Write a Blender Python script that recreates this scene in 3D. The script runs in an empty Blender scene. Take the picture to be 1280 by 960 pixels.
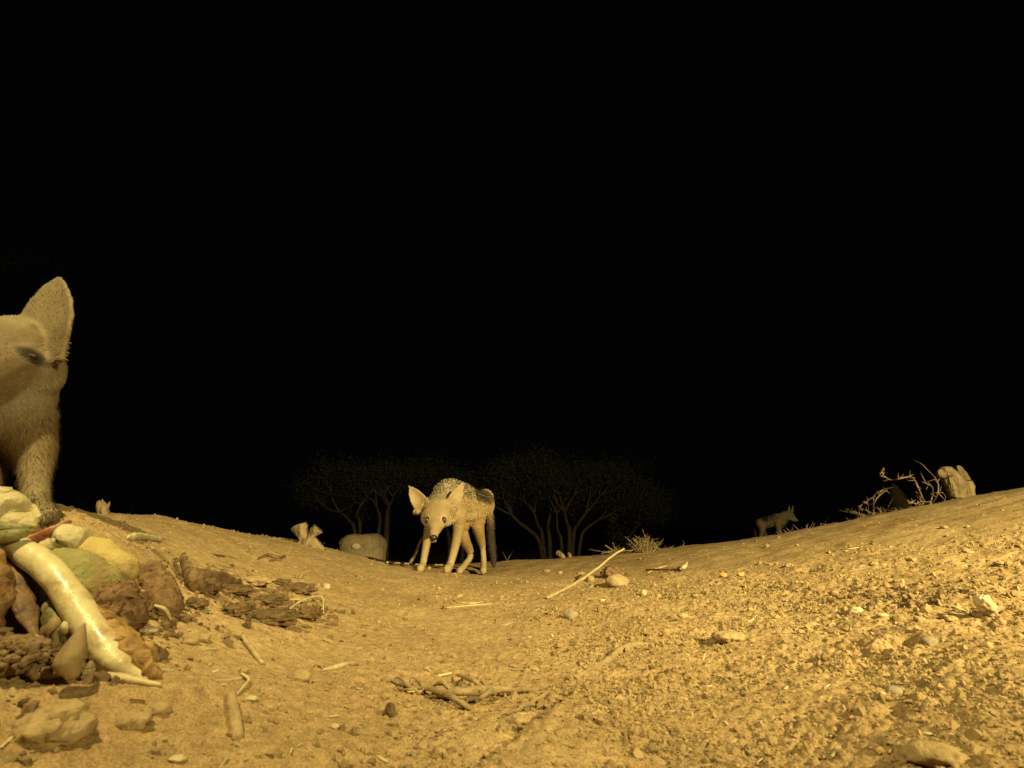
import bpy, bmesh, math, random
import numpy as np
from mathutils import Vector, Matrix

random.seed(7)
rng = np.random.default_rng(11)
sc = bpy.context.scene
COL = sc.collection
R = math.radians

# ------------------------------------------------------------------ camera
CAM_H, PITCH, FPX = 0.25, R(14.9), 640.0           # eye height (m), upward tilt, focal length in photo pixels (1280 wide)
cam_d = bpy.data.cameras.new('camera')
cam = bpy.data.objects.new('camera', cam_d); COL.objects.link(cam)
cam_d.sensor_width = 36.0; cam_d.lens = 36.0 * FPX / 1280.0
cam_d.clip_start = 0.02; cam_d.clip_end = 500
cam.location = (0, 0, CAM_H); cam.rotation_euler = (R(90) + PITCH, 0, 0)
cam_d.dof.use_dof = True; cam_d.dof.focus_distance = 2.2; cam_d.dof.aperture_fstop = 9.0
sc.camera = cam

# ------------------------------------------------------------------ night sky
w = bpy.data.worlds.new('World'); sc.world = w; w.use_nodes = True
wn = w.node_tree.nodes; wl = w.node_tree.links
bg = wn['Background']
bg.inputs['Color'].default_value = (0.55, 0.6, 0.8, 1); bg.inputs['Strength'].default_value = 0.0011

# ------------------------------------------------------------------ the two flash lamps either side of the camera, out of frame
def spot(name, loc, aim, power, size, blend, col, radius):
    d = bpy.data.lights.new(name, 'SPOT'); o = bpy.data.objects.new(name, d); COL.objects.link(o)
    d.energy = power; d.spot_size = R(size); d.spot_blend = blend; d.color = col; d.shadow_soft_size = radius
    o.location = loc
    o.rotation_euler = (Vector(aim) - Vector(loc)).to_track_quat('-Z', 'Y').to_euler()
    return o
WARM = (1.0, 0.825, 0.36)
spot('flash_lamp_right', (2.5, -1.2, 1.85), (0.5, 4.2, 0.1), 2020, 88, 1.0, WARM, 0.03)
spot('flash_lamp_left', (-0.95, 0.35, 1.6), (-0.25, 0.95, 0.1), 138, 110, 1.0, WARM, 0.025)

sc.view_settings.view_transform = 'Standard'; sc.view_settings.look = 'None'
sc.view_settings.exposure = 0.0; sc.view_settings.gamma = 1.0
sc.cycles.use_denoising = True
sc.cycles.max_bounces = 5

# ================================================================== helpers: noise
_perm = np.random.default_rng(3).permutation(256).astype(np.int64)
_perm = np.concatenate([_perm, _perm, _perm])
_grad = np.random.default_rng(4).normal(size=(256, 3)); _grad /= np.linalg.norm(_grad, axis=1, keepdims=True)
def noise3(x, y, z):
    x = np.asarray(x, float); y = np.asarray(y, float); z = np.asarray(z, float)
    x, y, z = np.broadcast_arrays(x, y, z)
    xi = np.floor(x).astype(np.int64); yi = np.floor(y).astype(np.int64); zi = np.floor(z).astype(np.int64)
    xf = x - xi; yf = y - yi; zf = z - zi
    u = xf*xf*xf*(xf*(xf*6-15)+10); v = yf*yf*yf*(yf*(yf*6-15)+10); s = zf*zf*zf*(zf*(zf*6-15)+10)
    xi &= 255; yi &= 255; zi &= 255
    def g(a, b, c):
        h = _perm[_perm[_perm[(xi+a) & 255] + ((yi+b) & 255)] + ((zi+c) & 255)]
        gr = _grad[h]
        return gr[..., 0]*(xf-a) + gr[..., 1]*(yf-b) + gr[..., 2]*(zf-c)
    def lerp(a, b, t): return a + (b-a)*t
    return 1.5*lerp(lerp(lerp(g(0,0,0), g(1,0,0), u), lerp(g(0,1,0), g(1,1,0), u), v),
                    lerp(lerp(g(0,0,1), g(1,0,1), u), lerp(g(0,1,1), g(1,1,1), u), v), s)
_grad2 = np.random.default_rng(5).normal(size=(256, 2)); _grad2 /= np.linalg.norm(_grad2, axis=1, keepdims=True)
def noise2(x, y, seed=0):
    x = np.asarray(x, float) + seed*17.31; y = np.asarray(y, float) - seed*9.77
    xi = np.floor(x).astype(np.int64); yi = np.floor(y).astype(np.int64)
    xf = x - xi; yf = y - yi
    u = xf*xf*xf*(xf*(xf*6-15)+10); v = yf*yf*yf*(yf*(yf*6-15)+10)
    def g(a, b):
        h = _perm[_perm[(xi+a) & 255] + ((yi+b) & 255)]
        gr = _grad2[h]
        return gr[..., 0]*(xf-a) + gr[..., 1]*(yf-b)
    a = g(0,0); b = g(1,0); c = g(0,1); d = g(1,1)
    return 1.5*((a+(b-a)*u) + ((c+(d-c)*u) - (a+(b-a)*u))*v)
def sstep(a, b, x):
    t = np.clip((x-a)/(b-a), 0, 1); return t*t*(3-2*t)

# ================================================================== helpers: photo pixel -> place
CT, ST = math.cos(PITCH), math.sin(PITCH)
def ray(px, py):
    u = (px-640)/FPX; v = (480-py)/FPX
    return np.array([u, CT - v*ST, ST + v*CT])
def P(px, py, Y):                                   # point seen at a pixel, Y metres in front of the camera
    d = ray(px, py); t = Y/d[1]
    return np.array([d[0]*t, Y, CAM_H + d[2]*t])

# ================================================================== terrain: a shallow hollow between two sandy rises
ctrl = []
for a in [ # foreground and slopes (pixel x, pixel y, metres ahead)
    (0,960,.48),(160,960,.53),(320,960,.57),(640,960,.62),(960,960,.60),(1280,960,.50),
    (0,850,.585),(100,850,.635),(200,850,.66),(400,850,.84),(640,850,.92),(960,850,.86),(1280,850,.70),
    (0,750,.73),(150,750,.84),(300,750,1.15),(450,750,1.6),(640,750,1.8),(800,750,1.7),(1000,750,1.4),(1280,750,1.05),
    (0,690,.80),(60,700,.81),(200,690,1.12),(330,690,1.75),(700,720,2.5),(900,710,2.2),(1100,700,1.75),(1280,690,1.5),
    (50,652,.86),(-60,660,.8),
    (527,713.5,2.53),(559,716,2.46),(604,717.5,2.87),(574,717.5,2.77),
    (0,634,1.25),(80,640,1.4),(130,645,1.7),(180,656,1.9),(250,665,2.2),(350,675,2.7),(420,690,3.0),(470,701,3.25),
    (520,707,3.3),(570,706,3.4),(640,701,3.6),(700,698,3.75),(800,689,3.9),(860,683,4.0),(880,681,4.0),(900,682,4.0),(950,677,4.0),(1000,668,3.9),(1060,655,3.75),
    (1100,645,3.6),(1200,629,3.3),(1280,612,3.0),(1400,592,2.7),(-150,618,1.0)]:
    p = P(*a); ctrl.append(p)
for a in [(-150,618,1.0),(0,634,1.25),(80,640,1.4),(130,645,1.7),(180,656,1.9),(250,665,2.2),(350,675,2.7),(420,690,3.0),(470,701,3.25),(570,706,3.4),(700,698,3.75),
          (800,689,3.9),(880,681,4.0),(950,677,4.0),(1060,655,3.75),(1100,645,3.6),(1200,629,3.3),(1280,612,3.0),(1400,592,2.7)]:
    p = P(*a)
    for f, dz in ((1.3, .13), (1.8, .33)):
        q = p*f; ctrl.append(np.array([p[0]*f, p[1]*f, p[2]-dz*(1 if p[2] > .1 else .75)]))
for x, y, z in [(-1.0,-.6,.12),(1.0,-.6,.12),(0,-.7,.03),(0,.1,.0),(.3,.25,.01),(-.3,.2,.03),(-3,0,.3),(3,0,.35),(-.95,.35,.2),(1.3,.4,.15)]:
    ctrl.append(np.array([x, y, z]))
for a in [(977,680,6.55),(952,685,6.8),(1015,673,6.6),(965,683,6.9),(940,690,6.8),(470,701,4.3),(420,701,4.4),(450,706,4.7),(445,703,4.1)]:
    ctrl.append(P(*a))
for k in range(16):
    a = 2*math.pi*k/16; ctrl.append(np.array([10*math.cos(a), 10*math.sin(a), -1.2]))
ctrl = np.array(ctrl)
def _phi(r): return r*r*np.log(r+1e-9)
_n = len(ctrl)
_A = np.zeros((_n+3, _n+3))
_D = np.hypot(ctrl[:, None, 0]-ctrl[None, :, 0], ctrl[:, None, 1]-ctrl[None, :, 1])
_A[:_n, :_n] = _phi(_D) + np.eye(_n)*1e-4
_A[:_n, _n] = 1; _A[:_n, _n+1:] = ctrl[:, :2]; _A[_n:, :_n] = _A[:_n, _n:].T
_w = np.linalg.solve(_A, np.concatenate([ctrl[:, 2], np.zeros(3)]))
PITS = []      # (x, y, radius, depth, kind)
def base_z(x, y):
    shp = x.shape; x = x.ravel(); y = y.ravel(); z = np.empty_like(x)
    for i in range(0, len(x), 60000):
        xs = x[i:i+60000]; ys = y[i:i+60000]
        d = np.hypot(xs[:, None]-ctrl[None, :, 0], ys[:, None]-ctrl[None, :, 1])
        z[i:i+60000] = _phi(d) @ _w[:_n] + _w[_n] + _w[_n+1]*xs + _w[_n+2]*ys
    r = np.hypot(x, y)
    far = sstep(6, 10, r)
    z = np.clip(z, -2, .6)*(1-far) + far*(-1.3 - .25*sstep(10, 16, r))
    return z.reshape(shp)
def rough(x, y):
    e = 0.25*noise2(x*2.2, y*2.2, 3)
    m = .25+.75*sstep(-.45, .5, x + e - .05)
    m = m*(1 - sstep(2.1, 2.7, y + .3*x + e)*0.93)
    return .10 + .90*m
def micro(x, y):
    rg = rough(x, y)
    r = np.hypot(x, y); fade = 1 - sstep(4.5, 8, r)
    near = 1 - sstep(2.2, 3.6, r)
    wx = x + .012*noise2(x*30, y*30, 1); wy = y + .012*noise2(x*30, y*30, 2)
    z = .010*noise2(x*5, y*5, 4)*(.5+.5*rg) + .005*noise2(x*12, y*12, 5)
    b1 = 1-np.abs(noise2(wx*22, wy*22, 6)); b2 = 1-np.abs(noise2(wx*46, wy*46, 7)); b3 = 1-np.abs(noise2(wx*95, wy*95, 8))
    patch = .35 + .65*sstep(-.15, .45, noise2(x*4.3, y*4.3, 10))
    z = z + rg*patch*(-.0052*b1**2 - .0062*b2**2 - .006*b3*near)
    z = z + (.0022*noise2(x*60, y*60, 9) + .0012*noise2(x*130, y*130, 11)*near)*(.55+.45*rg)
    z = z*fade
    for (cx, cy, rad, dep, ang, asp) in PITS:
        dx = x-cx; dy = y-cy
        sel = (np.abs(dx) < rad*3.2) & (np.abs(dy) < rad*3.2)
        if not np.any(sel): continue
        dx = dx[sel]; dy = dy[sel]
        c, s = math.cos(ang), math.sin(ang)
        a = (c*dx+s*dy); b = (-s*dx+c*dy)/asp
        d = np.hypot(a, b)/rad*(1+.35*noise2(x[sel]*18, y[sel]*18, 13))
        z[sel] += -dep*np.exp(-(d/.62)**2)*(1+.5*noise2(x[sel]*60, y[sel]*60, 14)) + .2*dep*np.exp(-((d-1.25)/.3)**2)
    return z
def ground_z(x, y):
    x = np.atleast_1d(np.asarray(x, float)); y = np.atleast_1d(np.asarray(y, float))
    return base_z(x, y) + micro(x, y)
_ts = np.geomspace(.35, 12, 900)
def S(px, py, lift=0.0):                            # where the sight line comes within `lift` of the ground
    d = ray(px, py); pts = d[None, :]*_ts[:, None]; pts[:, 2] += CAM_H
    h = pts[:, 2] - ground_z(pts[:, 0], pts[:, 1]) - lift
    k = np.argmax(h < 0)
    if h[k] >= 0: k = int(np.argmin(h))
    if k == 0: return pts[0]
    a, b = h[k-1], h[k]; t = a/(a-b) if a > b else 0
    t = min(max(t, 0), 1)
    return pts[k-1]*(1-t) + pts[k]*t
def pit(px, py, rad, dep, ang=0, asp=1): 
    p = S(px, py); _newpits.append((p[0], p[1], rad, dep, ang, asp))
_newpits = []
for a in [(1118,752,.045,.016,.3,.6),(1128,800,.05,.02,.6,.5),(1190,715,.05,.016,-.3,.6),(1255,735,.06,.02,-.5,.5),(1080,745,.03,.012),(1150,745,.05,.014),
          (1085,830,.03,.01),(1165,835,.022,.012),(985,742,.03,.012,.8,.4),(1045,747,.022,.012),(895,792,.035,.012),(1120,885,.025,.010),(1190,900,.025,.010),
          (1090,955,.025,.014),(800,935,.022,.012),(1215,860,.03,.010),(42,775,.05,.03),(255,722,.05,.016,.4,.5),(300,735,.05,.012),(190,805,.02,.01),(980,760,.03,.008),
          (1010,712,.05,.012),(1100,690,.05,.012),(930,735,.04,.01),(870,770,.04,.01)]:
    pit(*a)
PITS.extend(_newpits)
# the diagonal step in the sand at the bottom of the picture: the right side lies higher
_f0, _f1 = S(705, 868), S(585, 958)
_fd = (_f1-_f0)[:2]; _fl = np.linalg.norm(_fd); _fd /= _fl; _fn = np.array([-_fd[1], _fd[0]])
_micro0 = micro
def micro(x, y):
    z = _micro0(x, y)
    rx = x-_f0[0]; ry = y-_f0[1]
    along = (rx*_fd[0]+ry*_fd[1])/_fl; across = rx*_fn[0]+ry*_fn[1] + .006*noise2(x*40, y*40, 21)
    m = sstep(-.25, .1, along)*(1-sstep(1.0, 1.4, along))
    prof = .016*sstep(.0, .035, across)*(1-sstep(.05, .2, across)) - .003*np.exp(-(across/.008)**2)
    return z + m*prof

# ================================================================== helpers: meshes, materials, objects
def mesh_from(name, V, F, smooth=True):
    me = bpy.data.meshes.new(name)
    V = np.asarray(V, np.float32)
    if isinstance(F, np.ndarray):
        n, k = F.shape
        me.vertices.add(len(V)); me.vertices.foreach_set('co', V.ravel())
        me.loops.add(n*k); me.loops.foreach_set('vertex_index', F.ravel().astype(np.int32))
        me.polygons.add(n); me.polygons.foreach_set('loop_start', np.arange(0, n*k, k, dtype=np.int32))
        me.update(calc_edges=True)
    else:
        me.from_pydata(V.tolist(), [], F); me.update()
    me.polygons.foreach_set('use_smooth', np.full(len(me.polygons), bool(smooth)))
    return me
def vcol(me, C, name='coat'):
    at = me.color_attributes.new(name, 'FLOAT_COLOR', 'POINT')
    C = np.asarray(C, np.float32)
    if C.shape[1] == 3: C = np.concatenate([C, np.ones((len(C), 1), np.float32)], 1)
    at.data.foreach_set('color', C.ravel())
def link(name, me, mat, parent=None, origin=None):
    """one mesh object; mesh given in world coordinates, origin moved to its base"""
    o = bpy.data.objects.new(name, me); COL.objects.link(o)
    if mat is not None: me.materials.append(mat)
    if origin is None:
        co = np.empty(len(me.vertices)*3, np.float32); me.vertices.foreach_get('co', co); co = co.reshape(-1, 3)
        lo, hi = co.min(0), co.max(0); origin = np.array([(lo[0]+hi[0])/2, (lo[1]+hi[1])/2, lo[2]])
    me.transform(Matrix.Translation(-Vector([float(c) for c in origin])))
    o.location = [float(c) for c in origin]
    if parent is not None:
        o.parent = parent; q = parent
        while q is not None: o.location = o.location - q.location; q = q.parent
    return o
def empty(name, loc):
    o = bpy.data.objects.new(name, None); COL.objects.link(o); o.location = [float(c) for c in loc]; o.empty_display_size = .1
    return o
def tag(o, label, cat, group=None, kind=None):
    o['label'] = label; o['category'] = cat
    if group: o['group'] = group
    if kind: o['kind'] = kind
    return o

def material(name, c1, c2=None, scale=30, rough=.85, spec=.25, bump=.3, bscale=None, detail=6, c3=None, scale3=4, attr=None, coat=0, sss=0, bdist=.004, stretch=None):
    m = bpy.data.materials.new(name); m.use_nodes = True
    nt = m.node_tree; N = nt.nodes; L = nt.links
    b = N['Principled BSDF']
    b.inputs['Roughness'].default_value = rough; b.inputs['Specular IOR Level'].default_value = spec
    if coat: b.inputs['Coat Weight'].default_value = coat; b.inputs['Coat Roughness'].default_value = .12
    tc = N.new('ShaderNodeTexCoord'); OBJ = tc.outputs['Object']
    if stretch:
        mp = N.new('ShaderNodeMapping'); mp.inputs['Scale'].default_value = stretch; L.new(OBJ, mp.inputs['Vector']); OBJ = mp.outputs['Vector']
    if attr:
        a = N.new('ShaderNodeAttribute'); a.attribute_name = attr
        col = a.outputs['Color']
    else:
        nz = N.new('ShaderNodeTexNoise'); nz.inputs['Scale'].default_value = scale; nz.inputs['Detail'].default_value = detail
        L.new(OBJ, nz.inputs['Vector'])
        rp = N.new('ShaderNodeValToRGB'); rp.color_ramp.elements[0].position = .36; rp.color_ramp.elements[1].position = .66
        rp.color_ramp.elements[0].color = (*c1, 1); rp.color_ramp.elements[1].color = (*(c2 or c1), 1)
        L.new(nz.outputs['Fac'], rp.inputs['Fac']); col = rp.outputs['Color']
        if c3:
            n3 = N.new('ShaderNodeTexNoise'); n3.inputs['Scale'].default_value = scale3; n3.inputs['Detail'].default_value = 4
            L.new(OBJ, n3.inputs['Vector'])
            r3 = N.new('ShaderNodeValToRGB'); r3.color_ramp.elements[0].position = .5; r3.color_ramp.elements[1].position = .62
            L.new(n3.outputs['Fac'], r3.inputs['Fac'])
            mx = N.new('ShaderNodeMix'); mx.data_type = 'RGBA'
            L.new(r3.outputs['Color'], mx.inputs['Factor']); L.new(col, mx.inputs[6]); mx.inputs[7].default_value = (*c3, 1)
            col = mx.outputs[2]
    L.new(col, b.inputs['Base Color'])
    if sss:
        b.inputs['Subsurface Weight'].default_value = sss; b.inputs['Subsurface Radius'].default_value = (.01, .006, .003); b.inputs['Subsurface Scale'].default_value = .4
    if bump:
        bn = N.new('ShaderNodeTexNoise'); bn.inputs['Scale'].default_value = bscale or scale*3; bn.inputs['Detail'].default_value = 5
        L.new(OBJ, bn.inputs['Vector'])
        bp = N.new('ShaderNodeBump'); bp.inputs['Strength'].default_value = bump; bp.inputs['Distance'].default_value = bdist
        L.new(bn.outputs['Fac'], bp.inputs['Height']); L.new(bp.outputs['Normal'], b.inputs['Normal'])
    return m

# sand: pale tan, redder and darker where it is damp or trodden, with grain
def sand_material():
    m = bpy.data.materials.new('sand'); m.use_nodes = True
    nt = m.node_tree; N = nt.nodes; L = nt.links; b = N['Principled BSDF']
    b.inputs['Roughness'].default_value = .95; b.inputs['Specular IOR Level'].default_value = .12
    tc = N.new('ShaderNodeTexCoord')
    def nz(s, d=5):
        n = N.new('ShaderNodeTexNoise'); n.inputs['Scale'].default_value = s; n.inputs['Detail'].default_value = d
        L.new(tc.outputs['Object'], n.inputs['Vector']); return n.outputs['Fac']
    def ramp(f, p0, c0, p1, c1):
        r = N.new('ShaderNodeValToRGB'); e = r.color_ramp.elements
        e[0].position = p0; e[1].position = p1; e[0].color = (*c0, 1); e[1].color = (*c1, 1)
        L.new(f, r.inputs['Fac']); return r.outputs['Color']
    def mult(a, c, f=1):
        x = N.new('ShaderNodeMix'); x.data_type = 'RGBA'; x.blend_type = 'MULTIPLY'; x.inputs['Factor'].default_value = f
        L.new(a, x.inputs[6]); L.new(c, x.inputs[7]); return x.outputs[2]
    col = ramp(nz(2.6), .35, (.36, .245, .115), .68, (.46, .33, .165))
    col = mult(col, ramp(nz(60, 8), .3, (.72, .70, .68), .7, (1.12, 1.12, 1.12)))
    col = mult(col, ramp(nz(420, 3), .32, (.62, .58, .55), .62, (1.1, 1.1, 1.1)))
    at = N.new('ShaderNodeAttribute'); at.attribute_name = 'damp'
    mx = N.new('ShaderNodeMix'); mx.data_type = 'RGBA'
    L.new(at.outputs['Fac'], mx.inputs['Factor']); L.new(col, mx.inputs[6])
    dk = mult(col, ramp(nz(35), .3, (.42, .38, .34), .7, (.62, .56, .5))); L.new(dk, mx.inputs[7])
    L.new(mx.outputs[2], b.inputs['Base Color'])
    bp = N.new('ShaderNodeBump'); bp.inputs['Strength'].default_value = .6; bp.inputs['Distance'].default_value = .003
    L.new(nz(260, 6), bp.inputs['Height']); L.new(bp.outputs['Normal'], b.inputs['Normal'])
    return m
M = {}
M['sand'] = sand_material()

# ------------------------------------------------------------------ ground sheet
def build_ground():
    az = np.concatenate([np.radians(np.linspace(-53, 53, 860)), np.radians(np.linspace(53, 307, 60))[1:-1]])
    rad = np.concatenate([np.geomspace(.16, .5, 40)[:-1], np.geomspace(.5, 3.2, 560), np.geomspace(3.2, 8, 130)[1:], np.geomspace(8, 160, 30)[1:]])
    na, nr = len(az), len(rad)
    A, Rr = np.meshgrid(az, rad)
    x = (np.sin(A)*Rr); y = (np.cos(A)*Rr)
    z = ground_z(x.ravel(), y.ravel()).reshape(x.shape)
    V = np.stack([x, y, z], -1).reshape(-1, 3)
    i = np.arange(nr-1)[:, None]*na; j = np.arange(na)[None, :]; j2 = (j+1) % na
    F = np.stack([i+j, i+na+j, i+na+j2, i+j2], -1).reshape(-1, 4)[:, ::-1]
    c = len(V); V = np.concatenate([V, [[0, 0, float(ground_z([0.], [0.])[0])]]])
    me = bpy.data.meshes.new('ground')
    me = mesh_from('ground', V, F)
    # damp, darker ground round the old dung by the hollow on the left (a stain with its own outline)
    q = S(318, 745); q2 = S(262, 735)
    d = np.minimum(np.hypot((V[:, 0]-q[0])/.20, (V[:, 1]-q[1])/.20), np.hypot((V[:, 0]-q2[0])/.14, (V[:, 1]-q2[1])/.13))
    n = noise2(V[:, 0]*14, V[:, 1]*14, 31)*.9 + noise2(V[:, 0]*45, V[:, 1]*45, 32)*.5
    damp = sstep(.15, .5, 1-d + n*.9 - .35)*.8
    at = me.attributes.new('damp', 'FLOAT', 'POINT'); at.data.foreach_set('value', damp.astype(np.float32))
    o = link('ground', me, M['sand'], origin=(0, 0, 0)); o['kind'] = 'structure'
    return o
build_ground()
from mathutils.bvhtree import BVHTree
# ================================================================== helpers: shapes
def nrm(v): 
    v = np.asarray(v, float); n = np.linalg.norm(v); return v/n if n > 1e-12 else v
def spline(pts, n):
    pts = np.asarray(pts, float); k = len(pts)
    if k == 2: 
        t = np.linspace(0, 1, n)[:, None]; return pts[0]*(1-t)+pts[1]*t
    ext = np.concatenate([[2*pts[0]-pts[1]], pts, [2*pts[-1]-pts[-2]]])
    t = np.linspace(0, k-1, n); i = np.minimum(t.astype(int), k-2); f = (t-i)[:, None]
    p0, p1, p2, p3 = ext[i], ext[i+1], ext[i+2], ext[i+3]
    return .5*(2*p1 + (p2-p0)*f + (2*p0-5*p1+4*p2-p3)*f*f + (3*p1-p0-3*p2+p3)*f**3)
def loft(pts, radii, n=10, seg=None, up=(0, 0, 1), round_end=True, cap=True):
    """closed tapering tube; radii: r or (side, up) per point"""
    rr = np.array([(r, r) if np.isscalar(r) else r for r in radii], float)
    seg = seg or max(len(pts)*4, 4)
    C = spline(pts, seg); Q = np.clip(spline(rr, seg), 1e-5, None) if len(rr) > 2 else spline(rr, seg)
    T = np.gradient(C, axis=0); T /= np.linalg.norm(T, axis=1, keepdims=True)+1e-12
    up = np.asarray(up, float)
    if round_end:
        for end in (0, -1):
            t = T[end]*(1 if end else -1); r = Q[end].mean()
            a = np.radians([35, 65, 85])
            extra = C[end] + np.outer(np.sin(a)*r*.9, t); q = np.outer(np.cos(a), Q[end])
            if end == 0:
                C = np.concatenate([extra[::-1], C]); Q = np.concatenate([q[::-1], Q]); T = np.concatenate([[T[0]]*3, T])
            else:
                C = np.concatenate([C, extra]); Q = np.concatenate([Q, q]); T = np.concatenate([T, [T[-1]]*3])
    m = len(C); th = np.linspace(0, 2*np.pi, n, endpoint=False)
    side = np.cross(T, up); bad = np.linalg.norm(side, axis=1) < .05
    side[bad] = np.cross(T[bad], np.array([1., .3, 0])); side /= np.linalg.norm(side, axis=1, keepdims=True)
    U = np.cross(side, T)
    V = C[:, None, :] + (np.cos(th)[None, :, None]*side[:, None, :]*Q[:, None, :1] + np.sin(th)[None, :, None]*U[:, None, :]*Q[:, None, 1:2])
    V = V.reshape(-1, 3)
    i = np.arange(m-1)[:, None]*n; j = np.arange(n)[None, :]; j2 = (j+1) % n
    F = np.stack([i+j, i+j2, i+n+j2, i+n+j], -1).reshape(-1, 4).tolist()
    if cap:
        F.append(list(range(n))[::-1]); F.append(list(range((m-1)*n, m*n)))
    return V, F
def join(parts):
    V = []; F = []; o = 0
    for v, f in parts:
        V.append(np.asarray(v)); F += [[a+o for a in q] for q in f]; o += len(v)
    return np.concatenate(V), F
def ico(sub=2):
    bm = bmesh.new(); bmesh.ops.create_icosphere(bm, subdivisions=sub, radius=1)
    V = np.array([v.co[:] for v in bm.verts]); F = [[v.index for v in f.verts] for f in bm.faces]; bm.free()
    return V, F
ICO = {k: ico(k) for k in (1, 2, 3, 4)}
def displaced(V, amp, freq, seed=0, centre=None):
    c = V.mean(0) if centre is None else centre
    d = V-c; L = np.linalg.norm(d, axis=1, keepdims=True)+1e-9
    n = noise3(V[:, 0]*freq+seed*3.1, V[:, 1]*freq+seed*5.7, V[:, 2]*freq+seed)+.5*noise3(V[:, 0]*freq*2.3+seed, V[:, 1]*freq*2.3, V[:, 2]*freq*2.3)
    return V + d/L*(amp*n)[:, None]
def lump(c, size, amp=.25, freq=1.6, rot=0, seed=0, sub=3, tilt=0, facet=0):
    V, F = ICO[sub]
    n = noise3(V[:, 0]*freq+seed*3.17, V[:, 1]*freq+seed, V[:, 2]*freq-seed*2) + .5*noise3(V[:, 0]*freq*2.6+seed, V[:, 1]*freq*2.6, V[:, 2]*freq*2.6) + .25*noise3(V[:, 0]*freq*6, V[:, 1]*freq*6+seed, V[:, 2]*freq*6)
    W = V*(1+amp*n)[:, None]
    if facet:
        for k in range(facet):
            d = np.random.default_rng(seed*31+k).normal(size=3); d /= np.linalg.norm(d)
            h = W@d; lim = .62; W = W - np.outer(np.clip(h-lim, 0, None), d)
    W = W*np.asarray(size)
    E = Matrix.Rotation(rot, 3, 'Z') @ Matrix.Rotation(tilt, 3, 'Y')
    return W@np.array(E).T + np.asarray(c), F
def gpath(pix, lift=.0):
    """list of (px,py[,lift]) -> points just over the ground"""
    return [S(a[0], a[1], a[2] if len(a) > 2 else lift) for a in pix]

# ================================================================== plain materials
M['bark'] = material('grey_bark', (.20, .14, .08), (.36, .27, .16), 60, .9, .1, .8)
M['wood'] = material('weathered_wood', (.17, .12, .065), (.34, .25, .14), 32, .9, .1, 1.0, bscale=45, bdist=.03, stretch=(1, 1, .18))
M['straw'] = material('straw', (.42, .33, .17), (.58, .47, .26), 80, .6, .3, .2)
M['stem'] = material('dry_stem', (.34, .25, .13), (.48, .37, .2), 60, .8, .2, .3)
M['dirtwood'] = material('sandy_root', (.25, .18, .09), (.37, .27, .14), 50, .95, .1, .9, bscale=150)
M['stone'] = material('tan_stone', (.3, .22, .115), (.4, .3, .165), 40, .9, .2, .5)
M['greystone'] = material('grey_stone', (.25, .20, .14), (.36, .29, .2), 50, .85, .25, .5)
M['white_stone'] = material('pale_stone', (.40, .31, .18), (.58, .48, .31), 55, .8, .3, .9, bscale=120)
M['clod'] = material('soil_clod', (.32, .225, .11), (.43, .31, .155), 60, .95, .1, 1.0, bscale=130)
M['dung'] = material('dry_dung', (.13, .075, .038), (.24, .15, .075), 55, .95, .1, 1.0, bscale=160)
M['mud'] = material('dark_mud_crust', (.105, .067, .033), (.2, .13, .064), 55, .95, .1, 1.0, bscale=160)
M['block'] = material('worn_block', (.2, .15, .088), (.3, .225, .135), 9, .95, .1, .6, bscale=25, c3=(.15, .11, .065), scale3=5, bdist=.02)
M['stalk'] = material('pale_stalk', (.52, .43, .22), (.62, .53, .3), 18, .38, .45, .6, bscale=70, coat=.12, sss=.1, c3=(.36, .26, .12), scale3=22)
M['pulp'] = material('orange_brown_pulp', (.2, .1, .03), (.42, .26, .09), 70, .6, .35, 1.0, bscale=130)
M['yellow'] = material('yellow_flesh', (.38, .28, .09), (.48, .37, .13), 40, .6, .35, .8, bscale=120, c3=(.25, .17, .07), scale3=24)
M['cream'] = material('cream_peel', (.38, .31, .15), (.5, .43, .25), 50, .6, .35, .8, bscale=120, c3=(.28, .2, .09), scale3=24)
M['mould'] = material('green_grey_rind', (.2, .19, .07), (.31, .27, .11), 45, .9, .15, 1.0, bscale=160, c3=(.24, .17, .075), scale3=18)
M['red'] = material('red_peel', (.36, .12, .055), (.5, .22, .11), 60, .6, .35, .7, bscale=120, c3=(.45, .3, .15), scale3=30)
M['green'] = material('green_leaf', (.14, .14, .04), (.25, .23, .09), 50, .5, .4, .6, c3=(.3, .25, .12), scale3=26)
M['onion'] = material('tan_bulb_skin', (.2, .135, .062), (.32, .225, .11), 50, .65, .3, .6, stretch=(1, 1, .3))
M['brownveg'] = material('brown_rotten_veg', (.1, .055, .024), (.2, .115, .05), 45, .6, .35, 1.0, bscale=120)
M['caramel'] = material('wet_orange_brown', (.16, .085, .03), (.28, .16, .065), 60, .55, .4, 1.0, bscale=120)
M['darkbark'] = material('dark_bark', (.10, .06, .03), (.24, .16, .08), 60, .9, .1, 1.0)
M['orange'] = material('orange_rind', (.6, .26, .08), (.7, .38, .14), 60, .7, .3, .4)
M['coat'] = material('coat', None, attr='coat', rough=.75, spec=.12, bump=0)
M['fur'] = material('fur_hair', None, attr='coat', rough=.6, spec=.2, bump=0)
M['nose'] = material('nose_leather', (.012, .009, .007), (.03, .022, .018), 90, .3, .5, .3)
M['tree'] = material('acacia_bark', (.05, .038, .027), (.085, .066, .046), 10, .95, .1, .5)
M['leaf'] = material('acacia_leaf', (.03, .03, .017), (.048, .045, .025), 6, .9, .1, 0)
M['twig'] = material('thorn_twig', (.2, .13, .075), (.34, .24, .135), 40, .9, .1, .3)
M['brush'] = material('dry_brush', (.24, .18, .09), (.38, .29, .15), 30, .9, .1, 0)
def eye_material():
    m = material('amber_eye', (.05, .03, .01), rough=.12, spec=.6, bump=0, attr='coat', coat=1.0); return m
M['eye'] = eye_material()
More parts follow.
